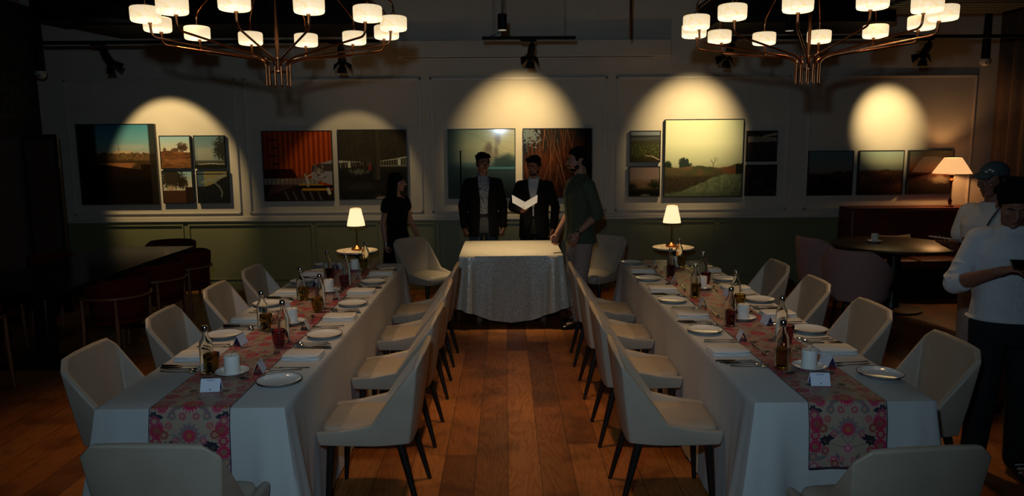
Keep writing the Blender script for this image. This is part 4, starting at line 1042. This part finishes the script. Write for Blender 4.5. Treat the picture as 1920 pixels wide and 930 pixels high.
# ------------------------------------------------------------ right side: round table, tub chairs, banquette
t = empty('round_table', (4.34, 8.10, 0), 0, label='round dark wooden table with candle before the red banquette', cat='table')
obj('tabletop', MB().lathe([(0, .715), (.64, .715), (.655, .722), (.655, .740), (.645, .745), (0, .745)], 64), 'roundtop', t)
obj('pedestal', MB().lathe([(0, .03), (.09, .03), (.07, .12), (.07, .62), (.16, .714), (0, .714)], 28), 'blackwood', t)
obj('base', MB().lathe([(0, 0), (.32, 0), (.32, .02), (.1, .035), (0, .035)], 40), 'blackwood', t)
s = copy_tree(PROTO['saucer']); s.location = (4.17, 8.22, .746); tag(s, 'white saucer on the round dark table', 'saucer', 'candle saucer on the round table')
s = copy_tree(PROTO['candle']); s.location = (4.17, 8.22, .7535); tag(s, 'short white candle on the round dark table', 'candle', 'candle on the round table')
def tub_chair():
    t = empty('tub_chair'); q = MB(); rings = []; n = 40
    for k in range(n+1):
        a = R(-90-128+256*k/n); f = abs(k/n-.5)*2; zt = .84-.22*sm1(.25, .8, f)-.14*sm1(.7, 1.0, f); ro = .30+.02*(1-f); ca, sa = math.cos(a), math.sin(a)
        e = 1.0
        rings.append([(ro*.93*ca, ro*.93*sa, .33), (ro*ca, ro*sa, .45), ((ro+.03)*ca, (ro+.03)*sa, zt-.05), ((ro+.028)*ca, (ro+.028)*sa, zt-.012), ((ro+.005)*ca, (ro+.005)*sa, zt), ((ro-.025)*ca, (ro-.025)*sa, zt-.015), ((ro-.05)*ca, (ro-.05)*sa, .46), ((ro-.06)*ca, (ro-.06)*sa, .33)])
    obj('shell', q.loft(rings), 'zigzag', t, smooth=60)
    obj('seat', MB().lathe([(0, .33), (.28, .33), (.30, .36), (.30, .44), (.28, .465), (.2, .475), (0, .475)], 40), 'zigzag', t, smooth=60)
    for a in (45, 135, 225, 315): obj('leg', MB().tube([(.2*math.cos(R(a)), .2*math.sin(R(a)), .33), (.25*math.cos(R(a)), .25*math.sin(R(a)), 0)], [.02, .011], 10), 'blackwood', t)
    return t
def sm1(a, b, x): x = min(max((x-a)/(b-a), 0), 1); return x*x*(3-2*x)
TC = tub_chair()
for i, (x, y, a, lab) in enumerate([(3.52, 7.25, -42, 'pink zigzag-patterned tub chair, nearer of the two by the round table'), (3.60, 8.12, -75, 'pink zigzag-patterned tub chair behind the nearer one, by the green wall'),
                                    (4.62, 6.75, 22, 'pink zigzag-patterned tub chair partly hidden behind the man with phone')]):
    o = TC if i == 0 else copy_tree(TC); o.location = (x, y, 0); o.rotation_euler = (0, 0, R(a)); tag(o, lab, 'chair', 'patterned tub chairs at the round table')
t = empty('banquette', (5.2, 9.15, 0), 0, label='dark red leather banquette with high back along the right part of the wall', cat='sofa')
obj('backrest', MB().box((.0, .12, .55), (1.8, .38, .99)), 'banq', t, bevel=.03, seg=3)
obj('ledge', MB().box((0, .12, 1.047), (1.8, .40, .008)), 'banq', t)
obj('seat_base', MB().box((0, -.31, .19), (1.75, .48, .36)), 'blackwood', t, bevel=.01)
for k in range(3): obj('seat_cushion', MB().box((-.58+.58*k, -.32, .42), (.57, .50, .10)), 'banq', t, bevel=.03, seg=3)
q = MB(); rings = []
for k in range(13):
    f = k/12*2-1; th = .06*math.sqrt(max(0, 1-abs(f)**3))+.004; hh = .135+.02*abs(f)**2-.018
    rings.append([(f*.235*1.0, th*math.sin(2*PI*j/20)*(1), hh*math.cos(2*PI*j/20)*(1+.18*abs(math.sin(4*PI*j/20))*0)) for j in range(20)])
o = obj('cushion', q.loft(rings), 'cushion', loc=(4.72, 8.88, .615), smooth=80); o.rotation_euler = (R(-14), 0, 0)
tag(o, 'pale woven cushion leaning on the red banquette behind the candle', 'cushion')
# ------------------------------------------------------------ people
def add_hand(q, w, d, n, sgn, curl=(25, 35, 25), k=1.0, spread=3):
    w = Vector(w); d = Vector(d).normalized(); n = Vector(n); n = (n - d*n.dot(d)).normalized(); t = d.cross(n)*sgn
    rot = Matrix((t, d, n)).transposed()
    q.ell(w+d*.048*k, (.038*k, .052*k, .0145*k), rot, 16, 10); q.cap(w-d*.01, w+d*.03*k, .024*k, .027*k, 10)
    for off, L in ((.0305, .070), (.0102, .079), (-.0102, .073), (-.0300, .058)):
        p = w + d*(.083*k-abs(off)*.18) + t*off*k; a = math.atan2(off, .03)*R(spread)*1.5
        dd = (d + t*math.sin(R(spread)*off/.02)).normalized(); ang = 0
        for j, (f, r) in enumerate(((.45, .0086), (.31, .0078), (.24, .0070))):
            ang += R(curl[j]); v = dd*math.cos(ang) + n*math.sin(ang); p2 = p + v*L*f*k; q.cap(p, p2, r*k, r*.93*k, 8); p = p2
    p = w + d*.022*k + t*.026*k; v = (t*.75 + d*.62 + n*.35).normalized(); p2 = p+v*.036*k; q.cap(p, p2, .0125*k, .0105*k, 8)
    v2 = (t*.25 + d*.85 + n*.5).normalized(); p3 = p2+v2*.030*k; q.cap(p2, p3, .0100*k, .0088*k, 8); q.cap(p3, p3+v2*.016*k, .0088*k, .0075*k, 8)
def ring(cx, cy, z, rx, ry, n=28, p=2.4):
    return [(cx+rx*math.copysign(abs(math.cos(2*PI*k/n))**(2/p), math.cos(2*PI*k/n)), cy+ry*math.copysign(abs(math.sin(2*PI*k/n))**(2/p), math.sin(2*PI*k/n)), z) for k in range(n)]
def person(loc, rz, H, label, pose=None, head=(0, 0), skin='skin', hair='short', build=1.0, top=None, legs='greytrouser', feet='shoe', female=False, vox=.005, belt=True, beard=False):
    s = H/1.75; t = empty('person', loc, rz, label=label, cat='person')
    P = dict(shR=(-.172, .005, 1.392), shL=(.172, .005, 1.392), elR=(-.245, .035, 1.13), elL=(.245, .035, 1.13), wrR=(-.245, -.03, .885), wrL=(.245, -.03, .885),
             hdR=(0, -.12, -1), hdL=(0, -.12, -1), pnR=(1, 0, 0), pnL=(-1, 0, 0), cuR=(35, 45, 30), cuL=(35, 45, 30),
             hipR=(-.09, 0, .90), hipL=(.09, 0, .90), knR=(-.10, -.015, .50), knL=(.10, -.015, .50), anR=(-.115, .02, .09), anL=(.115, .02, .09), neck=(0, -.01, 1.50), hd=(0, -.03, 1.635))
    if female: P.update(shR=(-.15, .005, 1.390), shL=(.15, .005, 1.390))
    if pose: P.update(pose)
    V = {k: (Vector(v) if len(v) == 3 and not k.startswith('cu') else v) for k, v in P.items()}
    S = lambda m: (m.transform(Matrix.Scale(s, 4)), m)[1]
    hr = Matrix.Rotation(R(head[0]), 3, 'Z') @ Matrix.Rotation(R(head[1]), 3, 'X'); hc = V['hd']
    H_ = lambda x, y, z: hr @ Vector((x, y, z)) + hc
    b = build
    # body: one continuous surface
    q = MB()
    q.loft([ring(0, 0, z, rx*b*.9, ry*b*.9) for z, rx, ry in ((.80, .13, .09), (.90, .16, .11), (1.05, .135, .10), (1.2, .145, .11), (1.32, .16, .115), (1.42, .145, .085), (1.465, .08, .06))])
    q.cap((0, .01, 1.42), hc+hr @ Vector((0, .02, -.04)), .062, .054)
    q.ell(H_(0, .018, .035), (.074, .094, .080), hr, 20, 14); q.ell(H_(0, -.022, -.02), (.063, .066, .085), hr, 20, 14); q.ell(H_(0, -.04, -.078), (.044, .040, .032), hr)
    q.ell(H_(0, -.068, -.098), (.020, .016, .014), hr); q.ell(H_(0, -.079, .022), (.048, .014, .011), hr)
    q.cap(H_(0, -.086, .012), H_(0, -.109, -.026), .0075, .0125, 10); q.ell(H_(-.012, -.098, -.031), (.009, .009, .007), hr, 8, 6); q.ell(H_(.012, -.098, -.031), (.009, .009, .007), hr, 8, 6)
    q.ell(H_(0, -.086, -.054), (.024, .010, .006), hr, 12, 8); q.ell(H_(0, -.084, -.064), (.020, .010, .007), hr, 12, 8)
    for sx in (-1, 1):
        q.ell(H_(sx*.040, -.062, -.022), (.022, .020, .022), hr, 12, 8); q.ell(H_(sx*.077, .012, -.008), (.008, .019, .031), hr, 12, 8)
        K = 'R' if sx < 0 else 'L'; sh, el, wr = V['sh'+K], V['el'+K], V['wr'+K]
        ar = .88 if female else 1
        q.cap(sh, el, .050*ar*b, .038*ar*b); q.cap(el, el.lerp(wr, .35), .038*ar*b, .039*ar*b); q.cap(el.lerp(wr, .35), wr, .039*ar*b, .026*ar)
        add_hand(q, wr, V['hd'+K], V['pn'+K], 1 if sx < 0 else -1, P['cu'+K], .9 if female else 1.0)
        hp, kn, an = V['hip'+K], V['kn'+K], V['an'+K]
        q.cap(hp, kn, .078*b, .052*b); q.cap(kn, kn.lerp(an, .35), .052*b, .050*b); q.cap(kn.lerp(an, .35), an, .050*b, .034)
        q.cap(an+Vector((0, .03, -.045)), an+Vector((sx*.012, -.12, -.055)), .032, .028)
    link('body', S(voxel(q, vox, 3)), skin, t)
    for sx in (-1, 1):
        me = MB().ell(H_(sx*.032, -.0745, .002), (.0135, .0125, .0085), hr, 14, 10).mesh('e'); link('eye' if head[1] < 12 else 'eyelid', S(me), 'eyewhite' if head[1] < 12 else skin, t)
        if head[1] < 12: me = MB().ell(H_(sx*.032, -.0845, .002), (.0058, .0035, .0058), hr, 10, 6).mesh('e'); link('iris', S(me), 'iris', t)
        me = MB().tube([H_(sx*.016, -.0925, .020), H_(sx*.032, -.0935, .026), H_(sx*.050, -.080, .021)], [.0028, .0034, .002], 8).mesh('b'); link('eyebrow', S(me), 'hair', t)
    me = MB().ell(H_(0, -.0925, -.0585), (.020, .0052, .0062), hr, 14, 8).mesh('m'); link('lips', S(me), 'lips', t)
    rg = random.Random(int(H*1000))
    q = MB()
    if hair == 'long':
        q.ell(H_(0, .022, .045), (.085, .100, .083), hr, 20, 12); q.ell(H_(0, .07, -.03), (.085, .055, .12), hr)
        for a in range(-150, 151, 15):
            if abs(a) < 62: continue
            x, y = .078*math.sin(R(a)), -.085*math.cos(R(a))+.02
            p0 = H_(x, y, .03); p1 = Vector((p0.x*1.15, p0.y*1.05+.02, 1.45)); p2 = Vector((p1.x*1.25+rg.uniform(-.01, .01), p1.y*1.1+.03, 1.30)); p3 = Vector((p2.x+rg.uniform(-.02, .02), p2.y+.01, 1.10+rg.uniform(-.04, .04)))
            pts = curve_pts([p0, p1, p2, p3], .08, 4); q.tube(pts, [.022]*(len(pts)-3)+[.018, .012, .004], 8)
    elif hair == 'under_cap':
        q.ell(H_(0, .050, .010), (.074, .068, .050), hr, 20, 12)
        for sx in (-1, 1): q.ell(H_(sx*.073, .0, .022), (.009, .030, .026), hr, 10, 8)
    else:
        big = {'short': 1.0, 'curly': 1.07, 'wavy': 1.03}[hair]
        q.ell(H_(0, .026, .052), (.081*big, .094*big, .072*big), hr, 20, 12); q.ell(H_(0, .062, -.005), (.070*big, .055*big, .068), hr)
        for k in range(70 if hair != 'short' else 46):
            a = rg.uniform(0, 2*PI); e = rg.uniform(.05, 1.45); v = Vector((math.cos(a)*math.cos(e)*.078*big, math.sin(a)*math.cos(e)*.090*big+.022, math.sin(e)*.072*big+.052))
            if v.y < -.058 and v.z < .060: continue
            r = rg.uniform(.012, .020)*(1.25 if hair == 'curly' else 1); q.ell(H_(*v), (r, r, r*.8), hr, 8, 6)
        for x in np.linspace(-.06, .055, 7): q.cap(H_(x, -.035, .098*big), H_(x*1.05+.01, -.074+abs(x)*.3, .078+.012*(hair != 'short')), .020, .014, 8)
        for sx in (-1, 1): q.ell(H_(sx*.073, -.008, .022), (.009, .026, .030), hr, 10, 8)
    link('hair', S(voxel(q, .005, 1)), 'hair', t)
    if beard:
        q = MB(); q.ell(H_(0, -.045, -.087), (.0460, .0415, .024), hr, 18, 12)
        for sx in (-1, 1): q.ell(H_(sx*.052, -.018, -.060), (.0115, .026, .026), hr, 10, 8); q.cap(H_(0, -.0915, -.0455), H_(sx*.022, -.084, -.056), .0055, .0045, 8)
        link('beard', S(voxel(q, .004, 1)), 'beard', t)
    if top is not None: top(t, V, S, b, H_, hr)
    # trousers or skirt
    if legs:
        q = MB(); q.loft([ring(0, .0, z, rx*b, ry*b) for z, rx, ry in ((.80, .165, .115), (.90, .178, .130), (1.0, .160, .118), (1.04, .155, .115))])
        for K in 'RL':
            hp, kn, an = V['hip'+K], V['kn'+K], V['an'+K]; hp2 = Vector((hp.x, hp.y, .86))
            q.cap(hp2, kn, .098*b, .074*b); q.cap(kn, an+Vector((0, 0, .0)), .074*b, .062*b)
            for k in range(5): z = .12+.035*k; f = (z-an.z)/(kn.z-an.z); c = an.lerp(kn, f); q.ell(c+Vector((rg.uniform(-.006, .006), -.012, 0)), (.064, .066, .012), None, 14, 6)
        link('trousers', S(voxel(q, .008, 3)), legs, t)
        me = None if belt is False else MB().loft([ring(0, 0, z, .163*b+e, .122*b+e) for z, e in ((1.0, 0), (1.0, .004), (1.032, .004), (1.032, 0))]).mesh('belt')
        if me: link('belt', S(me), 'shoe', t)
    for K, sx in (('R', -1), ('L', 1)):
        an = V['an'+K]; q = MB(); rings = []
        for f, w, h in ((0, .022, .045), (.06, .036, .075), (.25, .040, .085), (.5, .043, .060), (.75, .046, .045), (.93, .036, .034), (1, .014, .020)):
            y = an.y+.075-.275*f; x = an.x+sx*.02*f; rings.append([(x+w*math.cos(2*PI*k/16), y, max(.004, .004+h*.5+h*.5*math.sin(2*PI*k/16)-(an.z-.09)*0)) for k in range(16)])
        q.loft(rings); me = q.mesh('shoe', 70); sh = link('shoe', S(me), feet, t); sh.modifiers.new('s', 'SUBSURF').levels = 1
        if feet == 'sneaker':
            for k in range(4):
                y = an.y-.03-.028*k; me = MB().tube([(an.x-.03+sx*.01, y, .085-.012*k), (an.x+sx*.01, y-.008, .098-.014*k), (an.x+.03+sx*.01, y, .085-.012*k)], .004, 6).mesh('l'); link('shoelace', S(me), 'lace', sh)
    return t, V, s
TORSO = ((.86, .186, .138), (.95, .165, .122), (1.05, .155, .118), (1.2, .172, .128), (1.32, .188, .134), (1.385, .176, .112), (1.44, .118, .080), (1.485, .068, .066))
def wrinkles(q, rg, a, b, r, n=5):
    for k in range(n):
        f = rg.uniform(.1, .95); c = a.lerp(b, f); q.ell(c+Vector((rg.uniform(-.008, .008), rg.uniform(-.01, .01), 0)), (r*1.04, r*1.04, .010), Euler((rg.uniform(-.5, .5), rg.uniform(-.5, .5), 0)).to_matrix(), 14, 6)
def collar(t, S, m, hc, open_=28, h=.045):
    q = MB(); n = 26
    for lo, hi, r0, r1 in ((1.462, 1.462+h, .071, .063), (1.452, 1.462+h, .084, .064)):
        q.loft([[(r*math.cos(a), r*math.sin(a)*.98+.004, z - (.018*(math.cos((a+PI/2))**6) if z < 1.47 else 0)) for a in [R(-90+open_+(360-2*open_)*k/n) for k in range(n+1)]] for r, z in ((r0, lo), (r1, hi))], caps=False, closed=False)
    c = link('collar', S(q.mesh('collar', 60)), m, t); c.modifiers.new('s', 'SOLIDIFY').thickness = .003
def shirt_top(m, sleeve=1.0, hem=.88, loose=1.0, placket=True, col=True, name='shirt'):
    def f(t, V, S, b, H_, hr):
        q = MB(); rg = random.Random(5)
        q.loft([ring(0, 0, z if i else hem, rx*b*loose, ry*b*loose) for i, (z, rx, ry) in enumerate(TORSO)])
        for K in 'RL':
            sh, el, wr = V['sh'+K], V['el'+K], V['wr'+K]; 
            if sleeve > .1: q.cap(sh.lerp(Vector((0, 0, 1.40)), .25), sh, .075*b, .072*b)
            if sleeve >= 1:
                q.cap(sh, el, .070*b, .056*b); e = el.lerp(wr, .12 if sleeve == 1 else .93); q.cap(el, e, .056*b, (.054 if sleeve == 1 else .040)*b); wrinkles(q, rg, sh, el, .062*b, 6)
                if sleeve > 1: wrinkles(q, rg, el, e, .047*b, 4)
            elif sleeve > .1: q.cap(sh, sh.lerp(el, sleeve), .074*b, .070*b)
        link(name, S(voxel(q, .0065, 3)), m, t)
        if sleeve == 1:
            for K in 'RL':
                el, wr = V['el'+K], V['wr'+K]; a, c = el.lerp(wr, .10), el.lerp(wr, .27); me = MB().tube([a, a.lerp(c, .15), a.lerp(c, .85), c], [.050*b, .056*b, .053*b, .046*b], 18).mesh('cuff'); link('rolled_cuff', S(me), m, t)
        if placket:
            q = MB(); hi = 1.44; n = 10
            def fy(z):
                for (z0, _, r0), (z1, _, r1) in zip(TORSO[:-1], TORSO[1:]):
                    if z0 <= z <= z1: return -(r0+(r1-r0)*(z-z0)/(z1-z0))*b*loose
                return -TORSO[0][2]*b
            zs = [hem+.03+(hi-hem-.03)*k/n for k in range(n+1)]
            q.loft([[(-.015, fy(z)-.001, z), (.015, fy(z)-.001, z), (.015, fy(z)-.005, z), (-.015, fy(z)-.005, z)] for z in zs]); link('placket', S(q.mesh('p')), m, t)
            for z in np.arange(hem+.08, 1.42, .085):
                me = MB().ell((0, fy(z)-.006, z), (.0055, .0025, .0055), None, 10, 6).mesh('b'); link('button', S(me), 'cctv', t)
        if col: collar(t, S, m, None)
    return f
def suit_top(shirt, belly_open, trim_white=False):
    def f(t, V, S, b, H_, hr):
        shirt_top(shirt, sleeve=.04, hem=.90, loose=.93)(t, V, S, b, H_, hr)
        q = MB(); rg = random.Random(9)
        q.loft([ring(0, 0, z, rx*b, ry*b) for z, rx, ry in ((.76, .205, .150), (.90, .200, .150), (1.05, .190, .138), (1.2, .200, .142), (1.32, .212, .146), (1.39, .200, .122), (1.44, .140, .090), (1.48, .080, .072))])
        for K in 'RL':
            sh, el, wr = V['sh'+K], V['el'+K], V['wr'+K]; q.cap(sh.lerp(Vector((0, 0, 1.40)), .3), sh, .076*b, .074*b); q.cap(sh, el, .072*b, .060*b); e = el.lerp(wr, .93); q.cap(el, e, .062*b, .048*b); wrinkles(q, rg, el, e, .054*b, 3)
        me = voxel(q, .0065, 3); bm = bmesh.new(); bm.from_mesh(me)
        def half(z):
            if z > 1.15: return .010+.062*min((z-1.15)/.30, 1)**.8
            if belly_open: return .030+.05*max(0, (1.15-z)/.4) if z < 1.10 else .02
            return .006+.07*max(0, (1.0-z)/.22)**1.3 if z < 1.0 else .004
        if belly_open: hf = lambda z: .046+.030*min(max((z-1.15)/.3, 0), 1)+.02*max(0, (1.0-z)/.25)
        else: hf = half
        kill = [v for v in bm.verts if v.co.y < -.045 and abs(v.co.x) < hf(v.co.z) and v.co.z > .70 and (abs(v.co.x) < .09)]
        bmesh.ops.delete(bm, geom=kill, context='VERTS')
        # the hem is open underneath
        kill = [v for v in bm.verts if v.co.z < .775 and math.hypot(v.co.x/.195, v.co.y/.14) < .9]
        bmesh.ops.delete(bm, geom=kill, context='VERTS')
        bm.to_mesh(me); bm.free(); me.shade_smooth()
        o = link('jacket', S(me), 'suit', t); o.modifiers.new('s', 'SOLIDIFY').thickness = .005
        for sx in (-1, 1):
            q = MB(); pts = []
            for z in (1.46, 1.40, 1.34, 1.28, 1.22, 1.165):
                x = hf(z); yy = -(.085 if z > 1.44 else .118 if z > 1.38 else .138)*b-.008; w = .045*(1-abs(z-1.33)/.2)+.012
                pts.append([(sx*(x-.004), yy-.004, z), (sx*(x+w), yy+.014, z+.012), (sx*(x+w), yy+.010, z+.012), (sx*(x-.004), yy-.010, z)])
            q.loft(pts); link('lapel', S(q.mesh('lapel')), 'suit', t)
        if trim_white:
            for K in 'RL':
                el, wr = V['el'+K], V['wr'+K]; a, c = el.lerp(wr, .92), el.lerp(wr, 1.0); link('shirt_cuff', S(MB().tube([a, c], [.038, .036], 18).mesh('c')), 'whiteshirt', t)
    return f
def dress_top(t, V, S, b, H_, hr):
    q = MB(); q.loft([ring(0, 0, z, rx, ry) for z, rx, ry in ((.42, .205, .165), (.6, .195, .155), (.80, .180, .140), (.90, .172, .130), (1.06, .128, .104), (1.18, .140, .112), (1.28, .152, .135), (1.36, .150, .108), (1.42, .125, .080), (1.455, .075, .060))])
    for K in 'RL': sh, el = V['sh'+K], V['el'+K]; q.cap(sh.lerp(Vector((0, 0, 1.39)), .3), sh, .062, .062); q.cap(sh, sh.lerp(el, .30), .062, .066)
    for k in range(26):
        a = 2*PI*k/26; q.cap((.178*math.cos(a), .14*math.sin(a), .80), (.212*math.cos(a), .172*math.sin(a), .42), .010, .014, 8)
    link('dress', S(voxel(q, .0065, 3)), 'dress', t)
def watch(t, V, s, K, m='steel', w=.012):
    el, wr = V['el'+K]*s, V['wr'+K]*s; d = (wr-el).normalized(); c = wr-d*.012*s; q = MB().tube([c-d*w, c+d*w], [.033*s, .032*s], 20)
    link('wristwatch' if m == 'steel' else 'bracelet', q.mesh('w'), m, t)
    link('watch_face', MB().tube([c+Vector((.0, -.030*s, 0)).normalized()*.030, c+Vector((0, -1, 0))*.038], .016, 16).mesh('w'), m, t)

# woman in the black dress
w, V, s = person((-1.235, 8.30, 0), R(48), 1.565, 'person in black dress with long dark hair, standing in profile by left marble table', head=(38, 2), hair='long', skin='skinpale', legs=None, female=True, top=dress_top,
    pose=dict(elR=(-.20, .03, 1.12), wrR=(-.20, -.02, .86), elL=(.235, .02, 1.14), wrL=(.33, -.03, .90), hdL=(.25, -.1, -1), cuL=(45, 50, 40)))
watch(w, V, s, 'R', 'steel')
wm = lambda root, v: Matrix.Translation(root.location) @ root.rotation_euler.to_matrix().to_4x4() @ Vector(v)
def held(name, q, m, root, v, lab, cat, rot=(0, 0, 0), **k):
    o = obj(name, q, m, loc=wm(root, v), **k); o.rotation_euler = rot; return tag(o, lab, cat)
held('phone', MB().box((0, 0, 0), (.012, .075, .14)), 'screen', w, (.325*s, -.075*s, .79*s), 'dark phone hanging in the hand of the woman', 'phone', (R(8), R(-12), R(48)), bevel=.004)
# man in the black blazer and patterned shirt
a, V, s = person((-.275, 8.95, 0), R(6), 1.765, 'person in open black blazer and patterned grey shirt, standing straight behind the signing table', head=(12, 4), build=.93, top=suit_top('shirtpat', True), legs='greytrouser',
    pose=dict(cuR=(65, 70, 45), cuL=(65, 70, 45), wrR=(-.235, -.05, .87), wrL=(.235, -.05, .87)))
# man in the black suit reading a card
b_, V, s = person((.345, 8.92, 0), R(-8), 1.725, 'person in black suit and white shirt, reading an open card', head=(-22, 16), build=.93, top=suit_top('whiteshirt', False, True), legs='blacktrouser', beard=True,
    pose=dict(elR=(-.275, .02, 1.13), wrR=(-.135, -.235, 1.10), hdR=(.85, -.35, .25), pnR=(-.25, .15, .95), cuR=(55, 50, 30), elL=(.26, .03, 1.13), wrL=(.24, -.06, .88)))
q = MB(); hh = .075
q.add([(-.145, -.035, -.02+.055), (0, .03, -.055), (0, .045, .035+.0), (-.150, -.02, .125)], [(0, 1, 2, 3)]); q.add([(0, .03, -.055), (.145, -.035, .035), (.150, -.02, .125), (0, .045, .035)], [(0, 1, 2, 3)])
held('booklet', q, 'paper', b_, (-.075, -.34, 1.165), 'open folded cream card held by the man in black suit', 'card', (R(0), 0, R(-4)), solid=.0015, smooth=0)
# man in olive shirt
c_, V, s = person((.76, 7.52, 0), R(-72), 1.83, 'person in olive shirt and beige trousers, seen in profile right of signing table', head=(-14, 4), hair='short', build=1.06, skin='skinpale', top=shirt_top('greenshirt', 1, .84, 1.04), legs='beigetrouser', belt=False, beard=True,
    pose=dict(elL=(.245, .075, 1.13), wrL=(.235, -.125, .955), hdL=(-.05, -.45, -.9), pnL=(-1, .2, 0), cuL=(20, 30, 20), wrR=(-.21, -.16, .90), elR=(-.24, .02, 1.14), hdR=(.1, -.3, -1), cuR=(35, 45, 30), anL=(.10, -.05, .09), anR=(-.10, .08, .09), knL=(.10, -.04, .5)))
watch(c_, V, s, 'L')
q = MB(); 
# the two people at the right edge
d_, V, s = person((3.37, 5.05, 0), R(-68), 1.73, 'person in teal cap and white tee shirt, holding a thin tablet', head=(-6, 8), hair='under_cap', top=shirt_top('whiteshirt', .62, .86, 1.05, False, False, 'tee_shirt'), legs='beigetrouser', feet='sneaker', belt=False,
    pose=dict(elL=(.255, .0, 1.14), wrL=(.13, -.26, 1.21), hdL=(-.35, -.9, .1), pnL=(-.1, .0, 1), cuL=(15, 25, 20), elR=(-.25, .0, 1.14), wrR=(-.16, -.24, 1.19), hdR=(.4, -.9, .1), pnR=(.1, 0, 1), cuR=(20, 30, 20)))
hr = Matrix.Rotation(R(-6), 3, 'Z') @ Matrix.Rotation(R(8), 3, 'X'); hc = Vector((0, -.03, 1.635))
def HC(x, y, z): return (hr @ Vector((x, y, z)) + hc)*s
q = MB(); rings = []
for k in range(9):
    e = (k/8)*PI/2; r = math.cos(e); rings.append([HC(.088*max(r, .02)*math.cos(2*PI*j/28), .020+.104*max(r, .02)*math.sin(2*PI*j/28), .040+.090*math.sin(e)) for j in range(28)])
capo = link('cap', q.loft(rings).mesh('cap', 60), 'cap', d_)
q = MB(); rings = []
for f in (0, .35, .7, 1):
    rings.append([HC(x*(1-.18*f*f), -.075-.085*f*math.sqrt(max(0, 1-(x/.075)**2*.75)), .050-.022*f+.018*(1-(x/.075)**2)) for x in np.linspace(-.075, .075, 13)])
br = link('brim', q.loft(rings, caps=False, closed=False).mesh('brim', 60), 'cap', capo); br.modifiers.new('s', 'SOLIDIFY').thickness = .004
# small white leaping-animal mark and a short word beside it, on the front left of the crown
q = MB()
def on_cap(a, z): r = math.sqrt(max(0, 1-((z-.040)/.090)**2)); return HC(.0895*r*math.cos(a), .020+.1055*r*math.sin(a), z)
pts = [(-.62, .066), (-.70, .074), (-.80, .082), (-.92, .078), (-.99, .088), (-.93, .087), (-.84, .092), (-.74, .084), (-.66, .082), (-.58, .076), (-.50, .082), (-.56, .070)]
q.add([on_cap(a_-.25, z) for a_, z in pts], [tuple(range(len(pts)))])
for k in range(4):
    a0 = -1.42+.055*k; q.add([on_cap(a0, .066), on_cap(a0+.035, .066), on_cap(a0+.035, .078), on_cap(a0, .078)], [(0, 1, 2, 3)])
lg = link('cap_emblem', q.mesh('e', 0), 'whiteprint', capo); lg.modifiers.new('s', 'SOLIDIFY').thickness = .003
q = MB().tube([Vector(p)*s for p in ((.10, -.075, 1.455), (.085, -.128, 1.38), (.06, -.150, 1.30), (.02, -.158, 1.16))], .011, 6, flat=.25); link('lanyard', q.mesh('l'), 'greytrouser', d_)
q = MB().tube([Vector(p)*s for p in ((.19, -.085, 1.36), (.165, -.118, 1.34), (.16, -.128, 1.28), (.17, -.120, 1.20))], .006, 6, flat=.4); link('print_line', q.mesh('l'), 'ink', d_)
held('tablet', MB().box((0, 0, 0), (.16, .23, .008)), 'cctv', d_, (.0, -.40*s, 1.245*s), 'thin pale tablet held flat by the man in teal cap', 'tablet', (R(-8), 0, R(-68)), bevel=.003)
f_, V, s = person((2.79, 3.98, 0), R(-14), 1.69, 'person in white rolled-sleeve shirt, looking down at a phone at right edge', head=(-8, 26), hair='curly', build=1.08, skin='skin', top=shirt_top('whiteshirt', 1, .94, 1.10), legs='blacktrouser', feet='sneaker', vox=.0045,
    pose=dict(hd=(-.055, -.10, 1.605), elR=(-.295, -.02, 1.135), wrR=(-.165, -.235, 1.245), hdR=(.75, -.45, .35), pnR=(.1, .3, -.9), cuR=(20, 30, 20), elL=(.28, -.02, 1.13), wrL=(.06, -.27, 1.20), hdL=(-.8, -.4, .15), pnL=(0, .15, 1), cuL=(40, 45, 30)))
held('phone', MB().box((0, 0, 0), (.15, .075, .009)), 'screen', f_, (-.06, -.345, 1.265), 'dark phone held level by the man in white shirt', 'phone', (R(28), R(0), R(-16)), bevel=.004)
